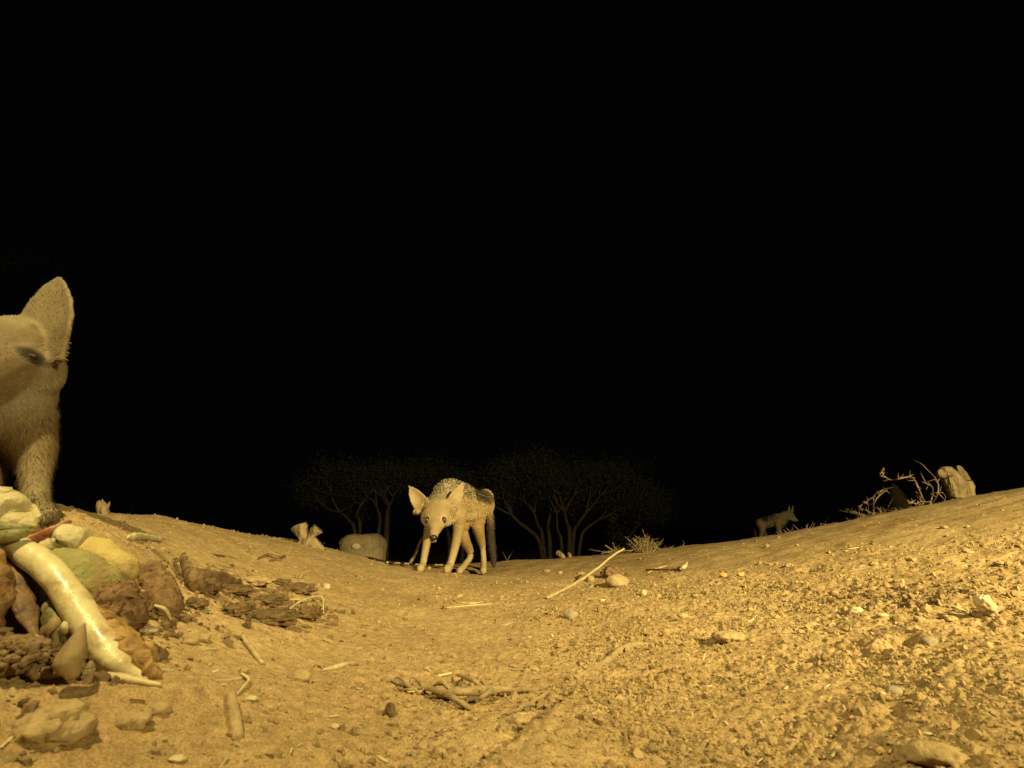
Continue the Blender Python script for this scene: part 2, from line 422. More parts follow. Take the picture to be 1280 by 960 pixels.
M['dull_eye'] = material('half_shut_eye', None, attr='coat', rough=.6, spec=.2, bump=0)

# ================================================================== jackals
TAWNY = np.array([.36, .25, .12]); PALE = np.array([.47, .36, .20]); WHITE = np.array([.56, .47, .31])
DARK = np.array([.035, .025, .018]); SILVER = np.array([.46, .37, .23]); RUFOUS = np.array([.31, .19, .085]); GREYT = np.array([.29, .215, .12])
def remeshed(name, V, F, voxel, smooth_it=6, fac=.5):
    me = mesh_from(name, V, F)
    o = bpy.data.objects.new(name, me); COL.objects.link(o)
    r = o.modifiers.new('r', 'REMESH'); r.mode = 'VOXEL'; r.voxel_size = voxel
    s = o.modifiers.new('s', 'SMOOTH'); s.iterations = smooth_it; s.factor = fac
    dg = bpy.context.evaluated_depsgraph_get(); dg.update()
    ev = o.evaluated_get(dg); out = bpy.data.meshes.new_from_object(ev)
    bpy.data.objects.remove(o); bpy.data.meshes.remove(me)
    out.name = name
    out.polygons.foreach_set('use_smooth', np.ones(len(out.polygons), bool))
    return out
def mesh_arrays(me):
    n = len(me.vertices); co = np.empty(n*3, np.float32); me.vertices.foreach_get('co', co)
    no = np.empty(n*3, np.float32); me.vertices.foreach_get('normal', no)
    return co.reshape(-1, 3).astype(float), no.reshape(-1, 3).astype(float)
def ear_shell(base, tip, facing, width, thick, tippow=.7, tipround=8, depth=.28, n=18):
    """a leaf-shaped cupped ear: `facing` is where the open side looks"""
    base = np.asarray(base); tip = np.asarray(tip); ax = tip-base; L = np.linalg.norm(ax); t = ax/L
    f = np.asarray(facing, float); f = nrm(f - t*(f@t)); s = np.cross(t, f)
    prof = lambda a: width*.5*((1-a)**tippow*.92+.16*math.sin(math.pi*a))*max(1-a**tipround, 0)**.5
    rings = []; F = []; k = 9
    us = np.linspace(-1, 1, k)
    aa = np.linspace(-.12, 1, n)
    for a in aa:
        a0 = max(a, 0); hw = prof(a0) + .0015
        c = base + ax*a
        outer = [c + s*(u*hw) + f*(abs(u)**2*hw*depth*1.2) - f*(thick*.5) for u in us]
        th = thick*(1-.5*a0)
        inner = [c + s*(u*hw*.93) + f*(abs(u)**2*hw*depth*1.2) + f*(th*.5) for u in us[::-1]]
        rings += outer + inner
    m = 2*k
    for i in range(n-1):
        for j in range(m):
            j2 = (j+1) % m; F.append([i*m+j, i*m+j2, (i+1)*m+j2, (i+1)*m+j])
    F.append(list(range(m))[::-1]); F.append(list(range((n-1)*m, n*m)))
    return np.array(rings), F

def jackal(name, label, chains, ears, eyes, nose, headframe, voxel, fur_n, fur_len, fur_w, shade=1.0, group='black-backed jackals', spine='spine', extra=(), groomed=.38, var=.42, iris=(.13, .075, .032), belly=1.0, legfur=.5, dull=False, rootc=.78):
    """chains: dict name -> (points, radii, kind).  All in world coordinates."""
    parts = []; segs = []
    for cn, (pts, radii, kind) in chains.items():
        parts.append(loft(pts, radii, n=16, seg=len(pts)*6))
        rr = np.array([(r, r) if np.isscalar(r) else r for r in radii], float)
        C = spline(pts, 24); Q = spline(rr, 24)
        segs.append((cn, kind, C, Q))
    for (c, size, rz) in extra:
        parts.append(lump(c, size, amp=.03, rot=rz, sub=3))
    for e in ears: parts.append(ear_shell(*e))
    V, F = join(parts)
    me = remeshed('body', V, F, voxel)
    co, no = mesh_arrays(me)
    bvh = BVHTree.FromPolygons([tuple(v) for v in co], [tuple(p.vertices) for p in me.polygons])
    eyes2 = []
    for (px, py, r, look) in eyes:                # eyes sit in the skin where the sight line meets the face
        d = nrm(ray(px, py)); hit = bvh.ray_cast(Vector((0, 0, CAM_H)), Vector(d))[0]
        eyes2.append((np.array(hit)+d*r*.45, r, look))
    eyes = eyes2
    def coat(p, nrmv, rnd):
        RL = []; DD = []; TT = []; FL = []
        for k, (cn, kind, C, Q) in enumerate(segs):
            best = np.full(len(p), 1e9); i = np.zeros(len(p), int)
            for j in range(len(C)):
                r = np.linalg.norm(p-C[j], axis=1)/Q[j].mean(); m = r < best; best[m] = r[m]; i[m] = j
            T = np.gradient(C, axis=0); T /= np.linalg.norm(T, axis=1, keepdims=True)
            RL.append(best); TT.append(i/23.0); DD.append((p-C[i])[:, 2]/Q[i, 1]); FL.append(T[i]*(-1 if kind in ('body', 'neck', 'head') else 1))
        RL = np.array(RL); kindi = np.argmin(RL, 0); Wt = np.exp(-(RL-RL.min(0))/.13); Wt /= Wt.sum(0)
        flow = np.sum(np.array(FL)*Wt[:, :, None], 0)
        col = np.zeros((len(p), 3))
        nz = noise3(p[:, 0]*22, p[:, 1]*22, p[:, 2]*22)
        for k, (cn, kind, C, Q) in enumerate(segs):
            m = Wt[k] > .01
            if not m.any(): continue
            d = DD[k][m]+.18*nz[m]; t = TT[k][m]; rn = rnd[m]; c = np.tile(TAWNY, (m.sum(), 1))
            if kind == 'body':
                bel = sstep(-.2, -.8, d)[:, None]*belly; c = c*(1-bel)+PALE*bel
                sad = sstep(-.02, .26, d)*sstep(.05, .13, t)
                # black saddle flecked with silver; silver dominates over the shoulders
                silver = np.where(t > .55, .5, .06)
                sp = np.where((rn < silver)[:, None], SILVER*(.7+.7*rn[:, None]), DARK*1.2)
                c = c*(1-sad[:, None]) + sp*sad[:, None]
            elif kind == 'neck':
                sad = sstep(.35, .75, d)[:, None]; sp = np.where((rn < .6)[:, None], SILVER, GREYT*.6)
                bel = sstep(.1, -.6, d)[:, None]; c = c*(1-bel)+PALE*bel; c = c*(1-sad)+sp*sad
            elif kind == 'leg':
                lo = sstep(.25, .7, t)[:, None]; c = c*(1-lo)+ (PALE*1.05)*lo
            elif kind == 'hind':
                lo = sstep(.35, .65, t)[:, None]; c = (RUFOUS*.55+TAWNY*.5)*(1-lo)+ (PALE*1.05)*lo
            elif kind == 'tail':
                lo = sstep(.1, .4, t)[:, None]; c = c*(1-lo) + (DARK*1.6+ .05*RUFOUS*rn[:, None])*lo
            elif kind == 'head':
                c = np.tile(GREYT*.5+TAWNY*.62, (m.sum(), 1))
                fx, fo, fu, fl, hw = headframe      # skull centre, forward (to nose), up (forehead), left, half width
                q = p[m]-fx; a = q@fo; b = q@fu; s_ = np.abs(q@fl)
                ck = (sstep(.35, .75, s_/hw)*sstep(.25*hw, -.5*hw, b))[:, None]      # pale cheeks
                c = c*(1-ck)+PALE*1.08*ck
                chin = (sstep(-.15*hw, -.45*hw, b)*sstep(.2*hw, 1.0*hw, a))[:, None]; c = c*(1-chin)+WHITE*chin
                brow = (sstep(.4*hw, .9*hw, b)*sstep(.9*hw, .2*hw, a)*(.4+.6*rn))[:, None]; c = c*(1-.5*brow)+(GREYT*.75)*.5*brow
                for e in eyes:
                    dv = (p[m]-np.asarray(e[0]))/e[1]; de = np.linalg.norm(dv, axis=1)
                    if dull:                      # a half-shut slanting eye; lamplight on the brow ridge is painted in pale
                        ax_ = dv@np.array([.68, .68, -.28]); az_ = dv@np.array([.2, .2, .96]); ay_ = dv@np.array([.71, -.71, 0])
                        de = np.sqrt((ax_/2.0)**2+(az_/.95)**2+(ay_/2)**2)
                        bw = np.exp(-((az_-3.0+.12*ax_**2)/1.1)**2-(ax_/4.5)**2)[:, None]*.55; c = c*(1-bw)+WHITE*bw
                    w_ = (sstep(3.0, 2.2, de)*.4)[:, None]; c = c*(1-w_)+WHITE*w_
                    k_ = (sstep(2.7, 1.2, de) if dull else sstep(1.85, 1.4, de))[:, None]*(.85 if dull else 1); c = c*(1-k_)+DARK*k_
            col[m] += c*Wt[k][m][:, None]
        earm = np.zeros(len(p), bool)
        # ears: pale inside, tawny behind, with darker rims
        for e in ears:
            b0, tp, fc = np.asarray(e[0]), np.asarray(e[1]), np.asarray(e[2]); ax = tp-b0; L = np.linalg.norm(ax); t = ((p-b0)@ax)/L/L
            dist = np.linalg.norm(p-(b0+np.clip(t, 0, 1.05)[:, None]*ax), axis=1)
            f = nrm(fc-ax/L*(fc@ax/L))
            m = (t > .12) & (dist < e[3]*.75)
            ins = (nrmv@f) > .2; earm |= m
            c = np.where(ins[:, None], PALE*.95, TAWNY*1.02)
            fa = sstep(.12, .4, t)[:, None]
            col = np.where(m[:, None], col*(1-fa)+c*fa, col); flow = np.where(m[:, None], ax/L, flow)
        mot = 1+.13*noise3(p[:, 0]*38, p[:, 1]*38, p[:, 2]*38)+.09*noise3(p[:, 0]*90, p[:, 1]*90, p[:, 2]*90)
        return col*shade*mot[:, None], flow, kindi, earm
    rv = np.random.default_rng(5).random(len(co))
    colv, _, _, _ = coat(co, no, rv)
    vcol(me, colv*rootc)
    root_at = np.array([co[:, 0].mean(), co[:, 1].mean(), co[:, 2].min()])
    root = empty(name, root_at); tag(root, label, 'jackal', group)
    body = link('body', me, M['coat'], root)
    # fur: thin blades lying along the coat
    me.calc_loop_triangles()
    tri = np.empty(len(me.loop_triangles)*3, np.int32); me.loop_triangles.foreach_get('vertices', tri); tri = tri.reshape(-1, 3)
    a, b, c = co[tri[:, 0]], co[tri[:, 1]], co[tri[:, 2]]
    area = np.linalg.norm(np.cross(b-a, c-a), axis=1); g = np.random.default_rng(8)
    pick = g.choice(len(tri), fur_n, p=area/area.sum()); u = g.random((fur_n, 2)); fl = u.sum(1) > 1; u[fl] = 1-u[fl]
    pts = a[pick]+(b-a)[pick]*u[:, :1]+(c-a)[pick]*u[:, 1:]
    nn = no[tri[pick]].mean(1); nn /= np.linalg.norm(nn, axis=1, keepdims=True)+1e-9
    rn = g.random(fur_n)
    col, flow, kd, em_ = coat(pts, nn, rn)
    names = [s_[1] for s_ in segs]
    lenmul = np.array([{'body': 1.25, 'neck': 1.35, 'leg': legfur, 'hind': .45, 'tail': 1.5, 'head': .4}[k] for k in names])[kd]
    lenmul = np.where(em_, .32, lenmul)
    down = np.array([0, 0, -1.])
    fdir = flow + down*.35
    fdir = fdir - nn*np.sum(fdir*nn, 1)[:, None]; fdir /= np.linalg.norm(fdir, axis=1, keepdims=True)+1e-9
    jit = g.normal(size=(fur_n, 3))*.2
    d = fdir + nn*groomed + jit; d /= np.linalg.norm(d, axis=1, keepdims=True)
    # keep hair off the eyes and nose
    keep = np.ones(fur_n, bool)
    for e in eyes: keep &= np.linalg.norm(pts-np.asarray(e[0]), axis=1) > e[1]*1.25
    if nose is not None: keep &= np.linalg.norm(pts-np.asarray(nose[0]), axis=1) > nose[1]*1.5
    pts, nn, d, col, rn, lenmul = pts[keep], nn[keep], d[keep], col[keep], rn[keep], lenmul[keep]; n = len(pts)
    L = fur_len*lenmul*(.6+.8*g.random(n)); side = np.cross(d, nn); side /= np.linalg.norm(side, axis=1, keepdims=True)+1e-9
    wv = (fur_w*(.7+.6*g.random(n)))[:, None]*side*.5
    root_p = pts-nn*.001
    mid = root_p + d*(L*.55)[:, None] ; tip = root_p + d*L[:, None] + down*(L*.18)[:, None]
    VV = np.stack([root_p-wv, root_p+wv, mid+wv*.8, mid-wv*.8, tip], 1).reshape(-1, 3)
    o5 = np.arange(n)[:, None]*5
    FF = np.concatenate([o5+np.array([[0, 1, 2]]), o5+np.array([[0, 2, 3]]), o5+np.array([[3, 2, 4]])])
    fm = mesh_from('fur', VV, FF)
    var = (1-var*.5+var*g.random(n))[:, None]
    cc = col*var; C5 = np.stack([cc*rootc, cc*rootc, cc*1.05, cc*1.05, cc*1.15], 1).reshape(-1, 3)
    vcol(fm, np.clip(C5, 0, .9))
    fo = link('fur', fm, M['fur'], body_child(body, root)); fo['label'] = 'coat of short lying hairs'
    # eyes, nose
    fx, fwd, fu, fl_, hw = headframe
    for (c, r, look) in eyes:
        V, F = ICO[3]; W = V*r; lk = nrm(look)
        ang = V@lk
        C = np.where((ang > .93)[:, None], np.array([.006, .005, .004]), np.where((ang > .72)[:, None], np.array(iris), np.array([.03, .02, .012])))
        
        if dull: W = W*np.array([1.15, 1.15, .7])
        em = mesh_from('eye', W+np.asarray(c), F); vcol(em, C); link('eye', em, M['dull_eye' if dull else 'eye'], root)
    if nose is not None:
        c, r = nose
        V, F = ICO[3]
        fr = np.stack([fl_, fwd, fu], 1)
        W = (V*np.array([1.05, .8, .8])); 
        for sgn in (-1, 1):                      # nostrils
            dd_ = np.linalg.norm(W-np.array([.5*sgn, .66, .05]), axis=1); W = W - np.array([0, 1, 0])*(.35*np.exp(-(dd_/.28)**2))[:, None]
        W = (W*r)@fr.T + np.asarray(c); link('nose', mesh_from('nose', W, F), M['nose'], root)
    return root
def body_child(body, root): return root

# ---- the jackal in the middle, head down, walking toward the camera
def central_jackal():
    fx = P(545, 643, 2.35)
    nose_p = P(541.5, 671.5, 2.215)
    fwd = nrm(nose_p-P(546, 641, 2.35)); left = nrm(P(567, 645, 2.36)-P(523, 645, 2.33)); up = nrm(np.cross(left, fwd))
    if up[2] < 0: up = -up
    ch = {
     'spine': ([P(607,622,3.0), P(602,630,2.93), P(592,630,2.83), P(576,627,2.71), P(560,625,2.60), P(553,632,2.52)],
               [(.042,.05), (.066,.075), (.058,.08), (.068,.098), (.075,.102), (.06,.07)], 'body'),
     'neck': ([P(556,632,2.54), P(551,637,2.44), P(547,638,2.38)], [(.078,.085), (.072,.07), (.06,.055)], 'neck'),
     'head': ([P(547,633,2.385), P(545.5,644,2.345), P(544.5,653,2.31), P(543,662,2.27), P(541.8,670,2.23)],
              [(.055,.04), (.062,.04), (.046,.037), (.026,.027), (.017,.019)], 'head'),
     'fore_right': ([P(538,638,2.6), P(536,662,2.63), P(531,692,2.57), P(528.5,705,2.55), P(525.5,711,2.50)], [.042, .026, .0175, .0165, .0195], 'leg'),
     'fore_left': ([P(573,640,2.57), P(573,662,2.57), P(567,690,2.50), P(562.5,706,2.47), P(559,712,2.43)], [.044, .029, .0195, .0175, .02], 'leg'),
     'hind_left': ([P(601,632,2.93), P(597,654,2.86), P(603,684,2.94), P(604.5,702,2.91), P(604,714,2.84)], [(.058,.072), (.038,.046), .0185, .016, .019], 'hind'),
     'hind_right': ([P(583,634,2.92), P(577,664,2.79), P(588,692,2.89), P(581,706,2.82), P(574,714,2.75)], [.058, .038, .0185, .016, .019], 'hind'),
     'tail': ([P(606,620,3.02), P(612,645,3.05), P(613.5,675,3.04), P(616,695,3.02), P(617,707,3.0)], [.018, .02, .022, .018, .006], 'tail'),
    }
    ears = [(P(529,633,2.385), P(510.5,606.5,2.39), (-.05,-1,-.05), .082, .009), (P(563,633,2.40), P(579.5,602,2.40), (.55,-1,0.0), .078, .009)]
    look = nrm(np.array([0, 0, CAM_H])-fx)
    eyes = [(533.8, 650.2, .0092, look), (555.0, 650.2, .0092, look)]
    extra = [(P(533,647,2.35), (.024,.03,.034), 0), (P(557,648,2.355), (.024,.03,.034), 0),
             (P(541.5,675.5,2.24), (.014,.022,.009), 0)]
    return jackal('jackal', 'jackal in the middle walking toward the camera with lowered head', ch, ears, eyes, (P(541.8,672.3,2.205), .0155), (fx, fwd, up, left, .07), .0048, 80000, .0125, .0021, extra=extra, legfur=.42, groomed=.26)
central_jackal()

# ---- the jackal cut off by the left edge of the picture, close to the camera
def near_jackal():
    sk = P(12, 440, .95)
    nose_p = P(-92, 530, .80)
    fwd = nrm(nose_p-sk); left = nrm(np.cross([0, 0, 1.], fwd)); up = nrm(np.cross(fwd, left))
    if up[2] < 0: up = -up
    left = nrm(np.cross(up, fwd))
    ch = {
     'spine': ([P(-330,500,1.28), P(-230,490,1.22), P(-120,480,1.15), P(-40,495,1.07), P(14,520,1.02)],
               [(.06,.07), (.075,.085), (.08,.10), (.085,.105), (.07,.075)], 'body'),
     'neck': ([P(0,520,1.0), P(12,495,.98), P(18,460,.97)], [(.076,.08), (.074,.08), (.068,.07)], 'head'),
     'head': ([P(22,428,.985), P(12,440,.955), P(-10,462,.91), P(-48,497,.86), P(-86,526,.81)],
              [(.062,.058), (.074,.068), (.064,.06), (.036,.04), (.022,.024)], 'head'),
     'fore_left': ([P(28,530,1.0), P(42,565,.985), P(44,600,.955), P(44,630,.92), P(49,645,.872)], [.056, .037, .0235, .022, .024], 'leg'),
     'fore_right': ([P(-40,540,1.0), P(-20,575,.99), P(-16,615,.96), P(-14,650,.93), P(-10,664,.89)], [.05, .036, .023, .021, .022], 'leg'),
     'hind_left': ([P(-280,530,1.28), P(-270,580,1.25), P(-300,620,1.28), P(-295,655,1.25)], [.07, .045, .022, .022], 'hind'),
     'hind_right': ([P(-340,530,1.18), P(-330,580,1.15), P(-360,620,1.18), P(-355,660,1.15)], [.07, .045, .022, .022], 'hind'),
     'tail': ([P(-340,490,1.3), P(-370,540,1.33), P(-380,600,1.34), P(-380,640,1.32)], [.02, .032, .035, .01], 'tail'),
    }
    ears = [(P(52,445,.957), P(72,345,.965), (-.1,-1,.1), 0.128, .008, .2, 3.2, .12), (P(-48,410,.98), P(-92,345,1.0), (-.2,-1,.1), .09, .011, .2, 3.2, .12)]
    eyes = [(40, 446, .0075, nrm(np.array([.55, -1, -.1]))), (-78, 452, .0075, nrm(np.array([-.1, -1, -.1])))]
    extra = [(P(54,465,.97), (.03,.045,.05), 0)]
    for k, (x, y, yy) in enumerate([(33,648,.868), (43,650,.856), (55,650,.854), (65,647,.862)]):
        extra.append((P(x, y-3, yy), (.0085,.020,.0125), 0))
    return jackal('jackal', 'large close jackal cut off by the left edge of the picture, above the food scraps', ch, ears, eyes, (nose_p, .016), (sk, fwd, up, left, .078), .0038, 150000, .0165, .0013, extra=extra, groomed=.28, var=.6, iris=(.07, .04, .015), shade=.48, belly=.2, legfur=.65, dull=True, rootc=.8)
near_jackal()

# ---- the small jackal far off on the right, side on
def far_jackal():
    Y = 6.6
    sk = P(987, 645.5, Y); nose_p = P(996.5, 650, Y-.05); fwd = nrm(nose_p-sk); left = nrm(np.cross([0, 0, 1.], fwd)); up = nrm(np.cross(fwd, left))
    ch = {
     'spine': ([P(948,655,Y+.28), P(955,653,Y+.2), P(964,651.5,Y+.1), P(973,649.5,Y+.02), P(979,649.5,Y)], [(.045,.05), (.06,.065), (.06,.068), (.065,.078), (.05,.065)], 'body'),
     'neck': ([P(978,647,Y), P(983,644.5,Y), P(986.5,643.5,Y)], [.06, .056, .048], 'neck'),
     'head': ([P(985,643,Y), P(988,645.5,Y-.01), P(992,648.5,Y-.03), P(996,650.3,Y-.05)], [.048, .055, .034, .02], 'head'),
     'fore_left': ([P(973,652,Y), P(973.5,662,Y), P(975,670,Y), P(977.5,677,Y-.04)], [.05, .033, .024, .024], 'leg'),
     'fore_right': ([P(979,652,Y+.1), P(970,664,Y+.1), P(971,672,Y+.1), P(972,680,Y+.08)], [.05, .03, .022, .022], 'leg'),
     'hind_left': ([P(951,654,Y+.2), P(953,662,Y+.18), P(951,672,Y+.22), P(952,682,Y+.18)], [.065, .04, .024, .022], 'hind'),
     'hind_right': ([P(951,654,Y+.35), P(960,662,Y+.33), P(957,672,Y+.36), P(958,682,Y+.33)], [.06, .04, .02, .02], 'hind'),
     'tail': ([P(947,651,Y+.3), P(945.5,660,Y+.33), P(945.5,670,Y+.33), P(946,677,Y+.33)], [.02, .035, .035, .01], 'tail'),
    }
    ears = [(P(985.5,641,Y), P(987,630.5,Y), (.6,-.8,0), .065, .010), (P(989,641,Y+.06), P(991.8,630.5,Y+.06), (.6,-.8,0), .06, .010)]
    eyes = [(990.3, 645.5, .008, np.array([.3, -1, 0]))]
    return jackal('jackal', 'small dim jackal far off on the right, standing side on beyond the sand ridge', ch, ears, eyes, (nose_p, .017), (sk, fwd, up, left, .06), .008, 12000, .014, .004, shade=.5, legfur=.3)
far_jackal()
# __REST2__
# ================================================================== small builders for loose things
def stick(name, label, cat, pix, radii, mat, group=None, n=7, wob=.0, lift=None, ends=True, parent=None):
    """a stem or stick lying on the ground along a path of pixels (px, py[, lift])"""
    pts = [S(a[0], a[1], a[2] if len(a) > 2 else (lift if lift is not None else radii[min(i, len(radii)-1)]*.6)) for i, a in enumerate(pix)]
    rr = [radii[min(i, len(radii)-1)] for i in range(len(pts))] if len(radii) != len(pts) else radii
    V, F = loft(pts, rr, n=n, seg=max(8, len(pts)*6))
    if wob: 
        V = V + wob*np.stack([noise3(V[:, 0]*60, V[:, 1]*60, V[:, 2]*60+k*9.) for k in range(3)], 1)
    o = link(name, mesh_from(name, V, F), M[mat], parent)
    return tag(o, label, cat, group) if label else o
def stone(name, label, cat, px, py, size, mat, amp=.25, rot=0, seed=0, sink=.35, tilt=0, facet=0, group=None, sub=3, freq=1.6):
    """size = half extents; (px, py) is the middle of the thing as it shows"""
    c = S(px, py, size[2]*(1-sink*1.4))
    V, F = lump(c, size, amp, freq, rot, seed, sub, tilt, facet)
    s_ = min(size); V = V + s_*.16*np.stack([noise3(V[:, 0]/s_*1.6+seed, V[:, 1]/s_*1.6, V[:, 2]/s_*1.6+k*5.) for k in range(3)], 1) + s_*.09*np.stack([noise3(V[:, 0]/s_*4+seed, V[:, 1]/s_*4, V[:, 2]/s_*4+k*5.) for k in range(3)], 1)
    o = link(name, mesh_from(name, V, F), M[mat]); return tag(o, label, cat, group)
def chunk(name, label, cat, pts, radii, mat, amp=.0, freq=60, seed=0, n=16, up=(0, 0, 1), seg=None, group=None, fine=0):
    V, F = loft(pts, radii, n=n, seg=seg or len(pts)*8, up=up)
    if amp:
        f = freq
        nn = np.stack([noise3(V[:, 0]*f+seed, V[:, 1]*f+k*7., V[:, 2]*f) for k in range(3)], 1)
        V = V + amp*nn
        if fine: V = V + fine*np.stack([noise3(V[:, 0]*f*4+seed, V[:, 1]*f*4+k*7., V[:, 2]*f*4) for k in range(3)], 1)
    o = link(name, mesh_from(name, V, F), M[mat])
    return tag(o, label, cat, group) if label else o

# ================================================================== scraps of food at the left edge
FOOD = 'food scraps in the heap'
# the long pale stalk with its green leaf base and strip of orange-brown pulp
st = S(150, 842, .02)
stalk_pts = [P(8,672,.74), P(30,690,.735), P(62,712,.72), P(92,752,.70), P(120,795,.675), P(150,828,.66), P(182,847,.655)]
root = empty('vegetable_stalk', stalk_pts[3]); tag(root, 'long glossy pale stalk lying down the heap of scraps', 'vegetable stalk', FOOD)
V, F = loft(stalk_pts, [.012, .0155, .0162, .0168, .0172, (.0165,.014), (.005,.004)], n=20, seg=50)
V = V + .0015*np.stack([noise3(V[:, 0]*25+k, V[:, 1]*25, V[:, 2]*25) for k in range(3)], 1)
link('stalk', mesh_from('stalk', V, F), M['stalk'], root)
V, F = loft([P(-30,678,.73), P(0,672,.72), P(22,668,.72), P(40,664,.735)], [(.007,.008), (.008,.009), (.007,.008), (.003,.003)], n=12, seg=20)
link('leaf_base', mesh_from('leaf_base', V, F), M['green'], root)
V, F = loft([P(-30,664,.735), P(0,660,.735), P(24,660,.735), P(38,658,.745)], [(.005,.006), (.006,.007), (.005,.006), (.002,.002)], n=12, seg=20)
link('leaf_base', mesh_from('leaf_base', V, F), M['green'], root)
V, F = loft([P(58,770,.70), P(72,790,.69), P(92,815,.675), P(112,838,.66)], [(.004,.012), (.006,.016), (.006,.014), (.003,.005)], n=10, seg=20)
link('green_leaf', mesh_from('green_leaf', V, F), M['green'], root)
V, F = loft([P(118,762,.70), P(136,785,.69), P(160,812,.675), P(182,832,.665), P(192,843,.66)], [.008, .014, .016, .014, .006], n=18, seg=46)
V = V + .008*np.stack([noise3(V[:, 0]*60+k*5, V[:, 1]*55, V[:, 2]*55) for k in range(3)], 1) + .003*np.stack([noise3(V[:, 0]*150+k*5, V[:, 1]*150, V[:, 2]*150) for k in range(3)], 1)
o = link('pulp', mesh_from('pulp', V, F), M['pulp'], root); o['label'] = 'orange-brown wet pulp along the stalk'

chunk('fruit_wedge', 'yellow fruit wedge with dark rounded end behind the mouldy piece', 'fruit', [P(88,686,.80), P(112,698,.79), P(138,710,.775), P(156,716,.77)], [(.022,.026), (.024,.03), (.024,.03), (.017,.024)], 'yellow', amp=.004, freq=40, n=18, group=FOOD)
chunk('mouldy_piece', 'grey-green mouldy cylinder between the pale stalk and the yellow wedge', 'vegetable', [P(66,704,.755), P(86,714,.75), P(108,728,.745), P(124,738,.742)], [.022, .03, .033, .03], 'mould', amp=.003, freq=70, n=36, seg=60, group=FOOD, fine=.0015)
chunk('crumbly_lump', 'dark brown crumbly lump at the lower end of the mouldy piece', 'lump', [P(122,748,.735), P(140,756,.73), P(156,766,.725), P(164,772,.722)], [.02, .029, .028, .02], 'dung', amp=.007, freq=70, n=44, group=FOOD, fine=.0035, seg=70)
chunk('red_peel', 'red-pink pointed peel standing between the paw and the cream peel', 'peel', [P(30,684,.765), P(48,676,.77), P(66,668,.775), P(85,652,.785)], [(.004,.016), (.006,.022), (.005,.02), (.002,.006)], 'red', amp=.003, freq=60, n=12, up=(.3, -1, .5), group=FOOD)
chunk('cream_peel', 'cream coloured folded peel in front of the red peel', 'peel', [P(68,684,.77), P(82,675,.775), P(98,676,.785), P(112,688,.79)], [(.010,.010), (.018,.02), (.02,.02), (.008,.012)], 'cream', amp=.008, freq=50, n=16, group=FOOD)
chunk('peel_scrap', 'small ragged cream scrap below the red peel', 'peel', [P(54,690,.745), P(60,680,.75), P(66,676,.755)], [(.006,.006), (.009,.008), (.003,.003)], 'cream', amp=.004, freq=90, n=10, group=FOOD)
chunk('pale_chunk', 'pale yellow chunk highest at the left edge under the jackal', 'food chunk', [P(-40,648,.80), P(-14,640,.79), P(8,646,.785), P(28,658,.78), P(40,664,.78)], [.03, .035, .033, .018, .006], 'cream', amp=.010, freq=45, n=30, seg=50, group=FOOD, fine=.002)
chunk('wet_chunk', 'wet orange-brown chunk against the left edge under the green leaf', 'food chunk', [P(-30,690,.71), P(-14,715,.70), P(-8,745,.69), P(-14,780,.68)], [.015, .02, .02, .012], 'caramel', amp=.008, freq=45, n=18, group=FOOD, fine=.002)
chunk('brown_strip', 'dark brown drooping strip in the hollow under the pale stalk', 'peel', [P(16,698,.735), P(24,730,.72), P(34,765,.70), P(42,795,.69)], [(.010,.006), (.014,.007), (.011,.006), (.005,.004)], 'brownveg', amp=.004, freq=50, n=12, group=FOOD)
chunk('brown_block', 'dark brown blocky piece in the hollow under the pale stalk', 'food chunk', [P(44,766,.735), P(54,760,.735), P(66,768,.73)], [(.014,.022), (.017,.025), (.012,.018)], 'brownveg', amp=.005, freq=40, n=14, group=FOOD)
chunk('brown_slab', 'shadowed brown slab at the back of the hollow in the heap', 'food chunk', [P(28,722,.79), P(52,728,.785), P(80,742,.775)], [(.02,.03), (.026,.035), (.02,.03)], 'brownveg', amp=.007, freq=40, n=14, group=FOOD)
chunk('tan_slice', 'tan slice with pale cut face showing beneath the stalk', 'food chunk', [P(62,790,.70), P(74,786,.695), P(84,780,.69)], [(.010,.014), (.013,.017), (.007,.010)], 'onion', amp=.003, freq=50, n=14, group=FOOD)
chunk('white_clove', 'small white clove tucked by the green leaf beneath the stalk', 'clove', [P(80,788,.68), P(86,783,.678), P(91,778,.678)], [.006, .0085, .004], 'cream', amp=.001, n=12, group=FOOD)
chunk('cut_piece', 'small tan piece glimpsed left of the stalk above the white clove', 'food chunk', [P(60,762,.715), P(66,758,.712), P(72,763,.71)], [.008, .011, .007], 'onion', amp=.002, n=12, group=FOOD)
# the pointed bulb skin in front of the stalk
chunk('pointed_bulb', 'pointed tan bulb standing in front of the pale stalk', 'bulb', [P(90,842,.60), P(88,828,.60), P(93,811,.603), P(100,793,.61), P(105,780,.62)], [(.008,.007), (.0145,.013), (.0115,.011), (.006,.006), (.0015,.0015)], 'onion', amp=.0015, freq=40, n=18, group=FOOD)
stick('root_sprig', 'pale dirty root sprig left of the pointed bulb', 'root', [(42,796,.012), (56,806,.012), (72,814,.01), (82,818,.008)], [.003, .005, .005, .003], 'stem', wob=.002)
stick('straw', 'pale straw under the lower end of the pale stalk', 'straw', [(122,834,.004), (145,846,.004), (170,850,.003), (200,856,.002)], [.005, .005, .004, .002], 'straw', wob=.001)
stick('root_sprig', 'pale forked root standing right of the pointed bulb', 'root', [(108,852,.0), (112,838,.012), (114,828,.02)], [.006, .005, .002], 'dirtwood', wob=.002)
# dark crumbly soil under the scraps

